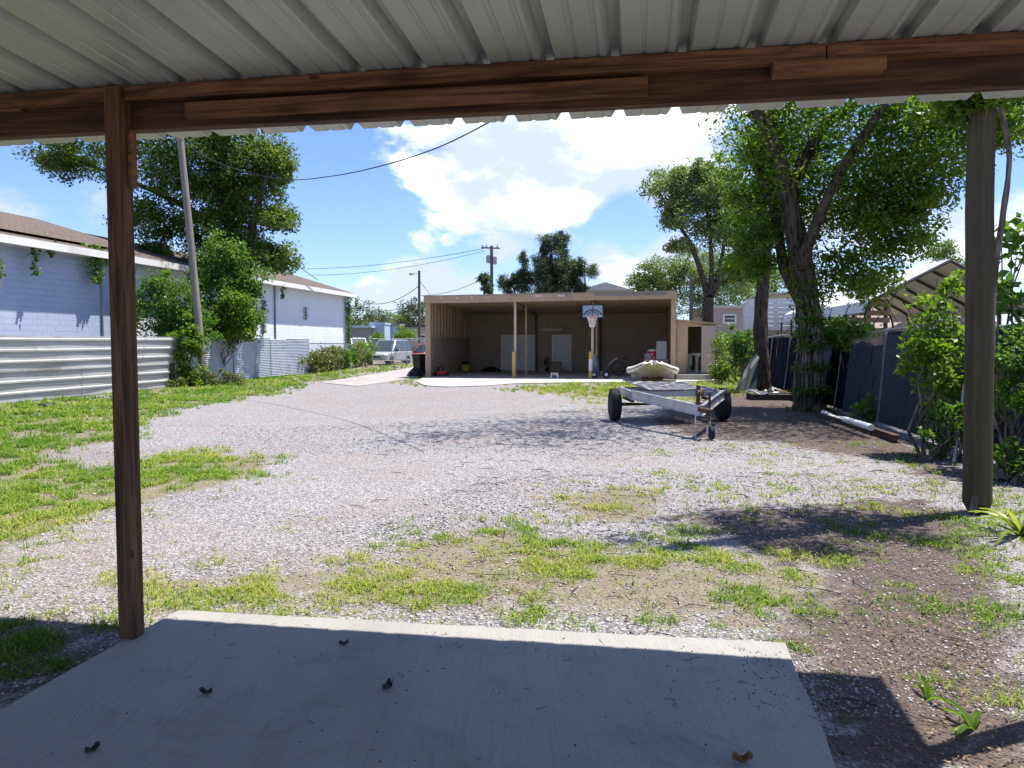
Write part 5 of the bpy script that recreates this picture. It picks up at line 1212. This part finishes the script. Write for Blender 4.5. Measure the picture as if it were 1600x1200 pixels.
# ================================================================== BACKGROUND: vehicles, buildings, carports
glass = mat('car_glass', (.05, .065, .075), .08, bump=0, spec=.8, var=.1)
def car(name, label, loc, rz, body, L_=4.6, Wd=1.8, H=1.75, suv=True, group='vehicles parked behind the wire fence'):
    t = T(name, label, 'car', tuple(loc), rz, group); h = H; bl_ = .52 * h
    side = [(-L_ / 2, .32), (-L_ / 2, bl_ * .95), (-L_ / 2 + .12, bl_ + .04), (L_ * .20, bl_ + .02), (L_ / 2 - .12, bl_ * .88), (L_ / 2, bl_ * .7), (L_ / 2, .32)]
    m = MB(); m.prism([(x, 0, z) for x, z in side], (0, -Wd / 2, 0), (0, Wd / 2, 0)); bd2 = m.build('body', body, t, bevel=.07, smooth=True)
    r0, r1 = (-L_ / 2 + .10, L_ * .24); t0, t1 = (-L_ / 2 + .35, L_ * .06)
    m = MB(); wb, wt = Wd / 2 - .05, Wd / 2 - .2
    m.add([(r0, -wb, bl_), (r1, -wb, bl_), (r1, wb, bl_), (r0, wb, bl_), (t0, -wt, h), (t1, -wt, h), (t1, wt, h), (t0, wt, h)], [(3, 2, 1, 0), (4, 5, 6, 7), (0, 1, 5, 4), (1, 2, 6, 5), (2, 3, 7, 6), (3, 0, 4, 7)])
    m.build('cabin', body, t, bevel=.05, smooth=True)
    def pane(c0, c1, c2, c3, off): 
        m = MB(); vs = [Vector(c) for c in (c0, c1, c2, c3)]; cc = sum(vs, Vector()) / 4; vs = [cc + (p - cc) * .86 for p in vs]; m.prism(vs, Vector(off) * -.5, off); m.build('window', glass, t)
    pane((r1, -wb, bl_), (r1, wb, bl_), (t1, wt, h), (t1, -wt, h), (.025, 0, .01)); pane((r0, -wb, bl_), (r0, wb, bl_), (t0, wt, h), (t0, -wt, h), (-.02, 0, .01))
    for s_ in (-1, 1):
        for k in range(3):
            u0, u1 = k / 3, (k + 1) / 3; lb = lambda u: (r0 + (r1 - r0) * u, s_ * wb, bl_); lt_ = lambda u: (t0 + (t1 - t0) * u, s_ * wt, h)
            pane(lb(u0), lb(u1), lt_(u1), lt_(u0), (0, s_ * .03, .01))
        for x in (-L_ * .31, L_ * .31):
            w_ = MB().lathe([(.18, -.1), (.33, -.1), (.35, -.05), (.35, .05), (.33, .1), (.18, .1)], (x, s_ * (Wd / 2 - .09), .35), 20, 'Y').build('wheel', rub, t, smooth=True)
            MB().lathe([(.04, -.105), (.2, -.08), (.2, .08), (.04, .105)], (x, s_ * (Wd / 2 - .09), .35), 14, 'Y').build('rim', mat('rim_white', (.45, .45, .44)), w_)
        MB().box((L_ / 2 - .06, s_ * (Wd / 2 - .32) - .17, .62), (L_ / 2 + .012, s_ * (Wd / 2 - .32) + .17, .78)).build('headlight', mat('lamp_clear', (.6, .62, .62), .2, bump=0), t, bevel=.02)
        MB().box((r1 - .42, s_ * (Wd / 2 + .09) - .09, bl_ + .02), (r1 - .32, s_ * (Wd / 2 + .09) + .09, bl_ + .2)).build('mirror', rub, t, bevel=.02)
    MB().box((L_ / 2 - .03, -.42, .52), (L_ / 2 + .01, .42, .68)).build('grille', dkm, t); MB().box((L_ / 2 - .05, -Wd / 2 + .05, .36), (L_ / 2 + .06, Wd / 2 - .05, .5)).build('bumper', mat('bumper_grey', (.3, .31, .32), .5), t, bevel=.03)
    return t
silver = mat('paint_silver', (.42, .44, .46), .3, .3, var=.05, bump=0); redp = mat('paint_red', (.50, .035, .045), .3, var=.05, bump=0); whp = mat('paint_white', (.70, .71, .72), .3, var=.04, bump=0)
car('parked_car', 'silver boxy four-by-four parked behind the wire fence', (P(606, 560, 57).x, 57.5, 0), R(-108), silver, 4.4, 1.85, 1.85)
car('parked_car', 'red car parked behind the wire fence by the shed corner', (P(658, 560, 62).x, 63, 0), R(-165), redp, 4.5, 1.8, 1.55)
car('parked_car', 'white car parked further back before the grey hut', (P(558, 540, 74).x, 74, .0), R(-60), whp, 4.6, 1.85, 2.1)
# wire fence in front of the vehicles
wf_ = T('wire_fence', 'low chain-link fence in front of the parked vehicles', 'fence', (P(582, 560, 54).x, 54, 0), 0)
fpts = [P(582, 560, 54), P(612, 560, 55), P(636, 560, 56.5), P(662, 560, 58), P(690, 560, 60)]
for a_ in fpts: MB().tube([(a_.x, a_.y, -.1), (a_.x, a_.y, 1.95)], .035, 6).build('post', galv, wf_, world=True)
for z in (1.9, .35): MB().tube([(a_.x, a_.y, z) for a_ in fpts], .028, 6).build('rail', galv, wf_, world=True)
m = MB()
for i in range(4):
    a_, b_ = fpts[i], fpts[i + 1]
    for k in range(16):
        for s_ in (0, 1):
            p0, p1 = a_.lerp(b_, k / 16), a_.lerp(b_, min(1, (k + 4) / 16)); z0, z1 = (.05, 1.88) if s_ else (1.88, .05)
            m.tube([(p0.x, p0.y, z0), (p1.x, p1.y, z1)], .005, 3, cap=False)
m.build('wire_mesh', galv, wf_, world=True, kind='stuff')
def hut(name, label, x0, x1, y0, y1, D, wall, roof, dep=6, flat=True, wins=(), cat='building', over=.3, rise=.0, ang=0.):
    a_, b_ = P(x0, y1, D), P(x1, y1, D); H = P((x0 + x1) / 2, y0, D).z; w_ = b_.x - a_.x
    t = T(name, label, cat, (a_.x, D, 0), ang)
    MB().box((0, 0, 0), (w_, dep, H)).build('wall', wall, t)
    if flat: MB().box((-over, -over, H + .003), (w_ + over, dep + over, H + .22)).build('roof', roof, t)
    else: MB().prism([(-over, 0, H + .003), (w_ + over, 0, H + .003), (w_ / 2, 0, H + rise)], (0, -over, 0), (0, dep + over, 0)).build('roof', roof, t)
    for (wx0, wx1, wy0, wy1, m1) in wins:
        u0, u1 = P(wx0, wy0, D).x - a_.x, P(wx1, wy0, D).x - a_.x; z1, z0 = P(wx0, wy0, D).z, P(wx0, wy1, D).z
        f_ = MB()
        for q in ((u0 - .12, u0, z0 - .12, z1 + .12), (u1, u1 + .12, z0 - .12, z1 + .12), (u0 + .001, u1 - .001, z1, z1 + .12), (u0 + .001, u1 - .001, z0 - .12, z0), (u0 + .001, u1 - .001, (z0 + z1) / 2 - .03, (z0 + z1) / 2 + .03)): f_.box((q[0], -.07, q[2]), (q[1], -.002, q[3]))
        fw = f_.build('window', white, t); MB().box((u0, -.025, z0), (u1, -.004, z1)).build('pane', m1, fw)
    return t
dgl = mat('dark_glass', (.02, .025, .03)); grw = mat('hut_grey', (.26, .25, .24), .8); pbl = mat('hut_blue', (.36, .45, .60), .7, var=.15, dirt=(.46, .52, .6)); pinkw = mat('house_pink', (.42, .34, .30), .8, var=.1); bluroof = mat('roof_paleblue', (.42, .50, .55), .6)
hut('grey_hut', 'small grey hut with pale blue roof beyond the block building', 535, 577, 512, 540, 78, grw, bluroof)
hut('blue_container', 'pale blue metal store between the grey hut and the yellow bush', 578, 601, 507, 540, 80, pbl, pbl, 5, over=.05)
hut('blue_container', 'smaller blue store behind the yellow bush', 604, 622, 509, 540, 84, pbl, grw, 5, over=.2)
hut('low_garage', 'low pale garage with dark openings beside the shed corner', 625, 690, 511, 540, 88, mat('garage_pale', (.42, .39, .35), .8), mat('roof_dark', (.08, .075, .07), .8), 7, wins=((643, 651, 524, 531, dgl), (657, 664, 524, 531, dgl)))
bgtree('yellow_bush', 'yellow-green bush growing between the far huts', 630, 72, [(630, 523, 1.2, .9, 26, .4), (590, 527, .8, .5, 10, .35)], .18, lf_lime, 50, tr=.08)
hut('gabled_house', 'pale gabled house roof peeking over the shed roof', 905, 985, 454, 540, 85, mat('garage_pale', (.42, .39, .35)), mat('roof_pale', (.50, .48, .45), .8), 8, False, rise=.9)
hut('pink_house', 'pinkish two-storey house with white windows beyond the plywood closet', 1114, 1195, 482, 545, 58, pinkw, mat('house_trim', (.55, .5, .46), .8), 8, wins=((1132, 1148, 493, 503, dgl), (1130, 1152, 523, 532, dgl)), cat='house', over=.15)
# dark wooden fence run between closet and trunk
t = T('board_fence', 'brown vertical board fence behind the sunlit bush', 'fence', (P(1116, 560, 36).x, 36, 0), 0); brf = mat('fence_brown', (.11, .075, .055), .9, var=.35)
bo0 = P(1116, 560, 36).x; bm_w = MB().box((0, 0, 0), (.145, .022, 1.6)).build('board', brf, t); me_b = bm_w.data
for k in range(1, 17): o = bpy.data.objects.new('board', me_b); COL.objects.link(o); o.parent = t; o.location = (k * .152, random.uniform(-.004, .004), random.uniform(-.05, .02))
for z in (.4, 1.3): MB().box((0, .024, z), (2.6, .06, z + .09)).build('rail', brf, t)
MB().tube([P(1139, 575, 31.5), P(1143, 534, 31.6)], .03, 8).build('old_post', galv); tag(bpy.data.objects['old_post'], 'thin pale metal post standing in the bushes by the closet', 'post')
# white rounded metal carport behind the trunks
whs = mat('carport_white', (.66, .67, .69), .45, .1, var=.06, dirt=(.55, .56, .58)); D = 38.
cx0, cx1 = P(1161, 500, D).x, P(1262, 500, D).x; zt3, zb3 = P(1200, 459, D).z, P(1200, 516, D).z
t = T('white_carport', 'white metal carport with rounded roof edge behind the trunks', 'carport', (cx0, D, 0), R(-17)); w_ = cx1 - cx0 + 2
nS = 7; prof = [(0, zb3)] + [(0 + .9 * (1 - math.cos(a * math.pi / 16)), zt3 - .9 + .9 * math.sin(a * math.pi / 16)) for a in range(9)]
for k in range(nS):                                    # horizontal side sheets, then the curved top
    zz0, zz1 = zb3 + (zt3 - .25 - zb3) * k / nS, zb3 + (zt3 - .25 - zb3) * (k + 1) / nS
    def ed(z): return 0 if z < zt3 - .9 else .9 * (1 - math.sqrt(max(0, 1 - ((z - zt3 + .9) / .9) ** 2)))
    MB().add([(ed(zz0), 0, zz0), (w_, 0, zz0), (w_, 0, zz1 - .012), (ed(zz1), 0, zz1 - .012)], [(0, 1, 2, 3)]).build('side_sheet', whs, t, thick=.02)
m = MB(); vs = [(x, y, z) for x, z in prof for y in (-.06, 7)]; m.add(vs, [(2 * i, 2 * i + 1, 2 * i + 3, 2 * i + 2) for i in range(len(prof) - 1)]); m.build('curved_edge', whs, t, smooth=True, thick=.02)
MB().box((.9, -.06, zt3 + .0), (w_, 7, zt3 + .03)).build('roof', whs, t)
for x in (.05, .8, 1.6, 2.4, 3.3, w_ - .1): MB().box((x, .02, 0), (x + .07, .09, zb3)).build('post', mat('pipe_dark', (.08, .09, .10), .5), t)
MB().box((0.1, 6.5, 0), (w_, 6.6, 2.4)).build('rear_wall', mat('garage_pale', (.42, .39, .35)), t)
# open arched metal carport right
D0, D1 = 24., 36.; cr = T('arched_carport', 'open metal carport with dark bent hoops over the screen fence', 'carport', (P(1440, 540, 30).x, 30, 0), 0)
hoopm = mat('hoop_dark', (.05, .05, .055), .5, .4); shm = mat('carport_sheet', (.62, .62, .63), .5, .15, var=.06)
xr = P(1385, 500, 28).x + .2
def hoop_pts(y):
    f = (y - D0) / (D1 - D0); xL = 11.0 + 1.6 * f + .0; xR = xL + 5.2; zE, zR = 3.05, 4.15
    L_ = [Vector((xL, y, 0)), Vector((xL, y, zE - .55)), Vector((xL + .12, y, zE - .2)), Vector((xL + .45, y, zE)), Vector(((xL + xR) / 2, y, zR)), Vector((xR - .45, y, zE)), Vector((xR - .12, y, zE - .2)), Vector((xR, y, zE - .55)), Vector((xR, y, 0))]
    return L_
ys = [D0 + (D1 - D0) * k / 6 for k in range(7)]
for y in ys:
    MB().tube(hoop_pts(y), .05, 8).build('hoop', hoopm if y > D0 - 1 else galv, cr, smooth=True, world=True)
    h_ = hoop_pts(y)
    for a_, b_ in ((h_[1] + Vector((0, 0, -.7)), h_[3] + (h_[4] - h_[3]) * .3), (h_[7] + Vector((0, 0, -.7)), h_[5] + (h_[4] - h_[5]) * .3)): MB().tube([a_, b_], .03, 6).build('brace', hoopm, cr, world=True)
for j in range(1, 7):
    for i in range(0, 6):
        a_, b_ = hoop_pts(ys[i]), hoop_pts(ys[i + 1]); u = Vector((0, 0, .06))
        MB().add([a_[j] + u, a_[j + 1] + u, b_[j + 1] + u, b_[j] + u], [(0, 1, 2, 3)]).build('roof_sheet', shm, cr, world=True, thick=.01)
hut('neighbour_house', 'low neighbour house with brown roof seen under the arched carport', 1395, 1560, 512, 545, 44, mat('brick_house', (.36, .22, .16), .85), mat('roof_brown', (.30, .24, .21), .9), 8, False, rise=1.7, cat='house')
t = T('timber_frame', 'weathered timber frame with railings beyond the forked tree', 'frame', (P(1330, 540, 27).x, 27, 0), 0); D = 27.
for x in (1334, 1358, 1384): MB().bar((P(x, 540, D).x, D, 0), P(x, 474, D), .1, .1).build('post', brf, t, world=True)
for y in (476, 489, 500): MB().bar(P(1328, y, D - .07), P(1390, y, D - .07), .03, .18, up=Vector((0, 0, 1))).build('board', mat('weathered_board_tan', (.30, .22, .17), .9), t, world=True)
hut('white_store', 'white metal store seen between the tree and the arched carport', 1362, 1410, 497, 545, 52, whs, whs, 4, over=.1)

# ================================================================== GRASS, GRAVEL, LITTER_SHADE
def ground_pts(n, y0, y1, spread=.72):
    y = y0 * (y1 / y0) ** rng.random(n); x = (rng.random(n) * 2 - 1) * (spread * y + .6); return x, y
ex = MB()
slab_poly = [(p.x, p.y) for p in (bl, FL, FR, brr)]
shed_poly = [(p.x, p.y) for p in ap]; lane_poly = [(p.x, p.y) for p in lp]
def clear(x, y): return ~(inpoly(x, y, slab_poly) | inpoly(x, y, shed_poly))
x, y = ground_pts(260000, 2.6, 58, .80); ok = clear(x, y) & ~inpoly(x, y, lane_poly); x, y = x[ok], y[ok]
g, dr_, hh, li, di = jit_masks(x, y)
pn = fbm(x * 2.3 + 50, y * 2.3, 4); pn2 = fbm(x * 7 + 3, y * 7 + 8, 3)
acc = rng.random(len(x)) < np.clip(g * np.clip((pn - .52) * 7 + .05 + g * .95, .04, 1) * np.clip((pn2 - .45) * 5 + .25, .05, 1), 0, 1)
left = x < -13.35 + .13 * (y - 20); acc &= ~(left & (y > 10)); acc &= ~((x > 7.6 + .167 * (y - 15)) & (y > 6))
x, y, g, dr_, hh = x[acc], y[acc], g[acc], dr_[acc], hh[acc]
K = 7; n = len(x); sc_ = 1 + y * .030
bx = np.repeat(x, K) + rng.normal(size=n * K) * np.repeat(.026 * sc_, K); by = np.repeat(y, K) + rng.normal(size=n * K) * np.repeat(.026 * sc_, K)
ok2 = clear(bx, by)
h_ = np.repeat(hh * (.45 + .022 * np.minimum(y, 25)), K) * rng.uniform(.3, 1.2, n * K); wd = np.repeat(.0012 + .00042 * y, K) * rng.uniform(.7, 1.3, n * K); ang = rng.uniform(0, 6.283, n * K); lean = rng.uniform(.3, 2.1, n * K) * h_
dx, dy = np.cos(ang), np.sin(ang)
tin = np.clip(np.repeat(dr_ * .7 + rng.normal(size=n) * .13 + (fbm(x * .9, y * .9) - .5) * .7 + .08, K) + rng.normal(size=n * K) * .10, 0, 1)
bx, by, h_, wd, dx, dy, lean, tin = (q[ok2] for q in (bx, by, h_, wd, dx, dy, lean, tin)); n = len(bx)
def row(f, z, w): return np.stack([bx + dx * lean * f - dy * wd * w, by + dy * lean * f + dx * wd * w, z], 1), np.stack([bx + dx * lean * f + dy * wd * w, by + dy * lean * f - dx * wd * w, z], 1)
a0_, a1_ = row(0, np.full(n, -.012), 1); b0_, b1_ = row(.35, h_ * .62, .8); c0_, c1_ = row(1, h_ * (1.05 - .42 * (lean / np.maximum(h_, 1e-4))), .12)
V = np.stack([a0_, a1_, b1_, b0_, c1_, c0_], 1).reshape(-1, 3); o6 = np.arange(n)[:, None] * 6
Fq = np.concatenate([o6 + np.array([[0, 1, 2, 3]]), o6 + np.array([[3, 2, 4, 5]])])
gmat = NB('grass_blades'); at = gmat.n('ShaderNodeAttribute'); at.attribute_name = 'tint'
cr_ = gmat.n('ShaderNodeValToRGB'); e = cr_.color_ramp.elements; e[0].position = 0; e[0].color = (.085, .18, .022, 1); e[1].position = 1; e[1].color = (.50, .40, .20, 1)
for p_, c_ in ((.3, (.19, .29, .04, 1)), (.6, (.36, .38, .085, 1))): z = e.new(p_); z.color = c_
gmat.t.links.new(at.outputs['Fac'], cr_.inputs[0]); d = gmat.n('ShaderNodeBsdfDiffuse'); gmat.t.links.new(cr_.outputs[0], d.inputs[0]); tl = gmat.n('ShaderNodeBsdfTranslucent'); gmat.t.links.new(cr_.outputs[0], tl.inputs[0])
mx = gmat.n('ShaderNodeMixShader'); mx.inputs[0].default_value = .35; gmat.t.links.new(d.outputs[0], mx.inputs[1]); gmat.t.links.new(tl.outputs[0], mx.inputs[2]); gmat.t.links.new(mx.outputs[0], gmat.out.inputs[0])
go = npmesh('grass', V, Fq, gmat.m, tint=np.repeat(tin, 6), kind='stuff'); tag(go, 'patchy green and straw-yellow grass over the yard', 'grass')
# gravel stones near the patio
x, y = ground_pts(120000, 3.2, 15, .74); ok = clear(x, y); x, y = x[ok], y[ok]; g, dr_, hh, li, di = jit_masks(x, y)
acc = rng.random(len(x)) < np.clip(1 - g * .75 - li * .55 - di * .45, .06, 1) * .75; x, y = x[acc], y[acc]; n = len(x)
s_ = rng.gamma(4, .0013, n) * (1 + y * .035) + .002
octv = np.array([(1, 0, 0), (-1, 0, 0), (0, 1, 0), (0, -1, 0), (0, 0, 1), (0, 0, -1)], float)
V = octv[None] * (s_[:, None, None] * rng.uniform(.6, 1.25, (n, 6, 1))); V[:, :, 2] *= .6; th_ = rng.uniform(0, 6.28, n); c_, sn = np.cos(th_), np.sin(th_)
V = np.stack([V[..., 0] * c_[:, None] - V[..., 1] * sn[:, None] + x[:, None], V[..., 0] * sn[:, None] + V[..., 1] * c_[:, None] + y[:, None], V[..., 2] + s_[:, None] * .12 + .0], -1).reshape(-1, 3)
tf = np.array([(0, 2, 4), (2, 1, 4), (1, 3, 4), (3, 0, 4), (2, 0, 5), (1, 2, 5), (3, 1, 5), (0, 3, 5)]); Fq = (np.arange(n)[:, None, None] * 6 + tf[None]).reshape(-1, 3)
sm = NB('gravel_stone'); at = sm.n('ShaderNodeAttribute'); at.attribute_name = 'tint'; sm.pbsdf(sm.mix(at.outputs['Fac'], (.17, .162, .165), (.50, .485, .48)), .9, 0, None, .2)
go = npmesh('gravel', V, Fq, sm.m, tint=np.repeat(rng.random(n) ** 1.0, 6), kind='stuff', tri=True); tag(go, 'loose grey gravel stones across the yard', 'gravel')
# leaf litter
x, y = ground_pts(90000, 2.4, 24, .8); ok = clear(x, y); x, y = x[ok], y[ok]; g, dr_, hh, li, di = jit_masks(x, y); acc = rng.random(len(x)) < np.clip(li * .9 + g * .35 + .02, 0, 1) * np.clip(fbm(x * 1.8, y * 1.8) * 2.2 - .4, .05, 1); x, y = x[acc], y[acc]; n = len(x)
v, f, ti = leaf_geo(np.stack([x, y, np.full(n, .012)], 1), .023 * (1 + y * .03), .45, 0); v[:, 2] = .006 + (v[:, 2] - .012) * .35 + .012
lm_ = NB('dead_leaf'); at = lm_.n('ShaderNodeAttribute'); at.attribute_name = 'tint'; lm_.pbsdf(lm_.mix(at.outputs['Fac'], (.035, .022, .016), (.30, .22, .15)), .85, 0, None, .2)
go = npmesh('leaf_litter', v, f, lm_.m, tint=ti, kind='stuff'); tag(go, 'brown dead leaves scattered over soil and gravel', 'leaf litter')
m = MB()
for k in range(420):
    yy = random.uniform(3.2, 14); xx = random.uniform(-.2, .74) * yy
    if inpoly(np.array([xx]), np.array([yy]), slab_poly)[0]: continue
    a = random.uniform(0, 6.28); l_ = random.uniform(.05, .28); m.tube([(xx, yy, .008), (xx + math.cos(a) * l_ * .5, yy + math.sin(a) * l_ * .5, .016), (xx + math.cos(a + .3) * l_, yy + math.sin(a + .3) * l_, .010)], [.003, .0035, .002], 4)
tag(m.build('twigs', barkd, kind='stuff'), 'fallen twigs scattered on the ground beyond the slab', 'twigs')
# crumbs and a few curled leaves on the slab
m = MB()
for k in range(330):
    u, v_ = random.random(), random.random() ** 1.7; p_ = FL.lerp(FR, u) - UX * (v_ * 2.4 + .12) + Vector((0, 0, .001))
    if random.random() < .25: p_ = FR - UX * random.uniform(.1, .8) - VX * abs(random.gauss(0, .25)) + Vector((0, 0, .001))
    if not inpoly(np.array([p_.x]), np.array([p_.y]), slab_poly)[0]: continue
    r_ = random.uniform(.0015, .005)
    if random.random() < .3: a = random.uniform(0, 6.28); l_ = random.uniform(.02, .06); m.tube([p_ + Vector((0, 0, .002)), p_ + Vector((math.cos(a) * l_, math.sin(a) * l_, .003))], .0012, 3)
    else: m.lathe([(r_ * .6, 0), (r_, r_ * .5), (r_ * .4, r_)], p_, 5)
tag(m.build('slab_debris', dkw, kind='stuff'), 'small dark crumbs and stalks on the patio slab', 'debris')
for k, (px, py, sz, lab) in enumerate(((606, 1076, .035, 'curled dark dead leaf in the middle of the patio slab'), (322, 1085, .028, 'small dark dead leaf on the slab nearer the timber post'), (1160, 1191, .036, 'brown dried fruit husk on the slab close to the right edge'), (537, 1008, .024, 'little dark seed husk on the slab near the shadow line'), (145, 1175, .028, 'thin dead leaf on the slab near its left edge'))):
    m = MB(); m.grid(lambda a, c: ((a - .5) * 2 * sz, (c - .5) * sz * (1.2 - abs(a - .5) * 1.6), .004 + sz * .9 * ((c - .5) ** 2 * 2.2 + (a - .5) ** 2) * (1 + .5 * math.sin(a * 9))), 8, 6)
    o = m.build('dead_leaf', dkw if k != 2 else wX2, smooth=True, thick=.002); q = G(px, py, zS); o.location = (q.x, q.y, zS); o.rotation_euler = (0, 0, random.uniform(0, 3)); tag(o, lab, 'leaf', 'dead leaves on the slab')
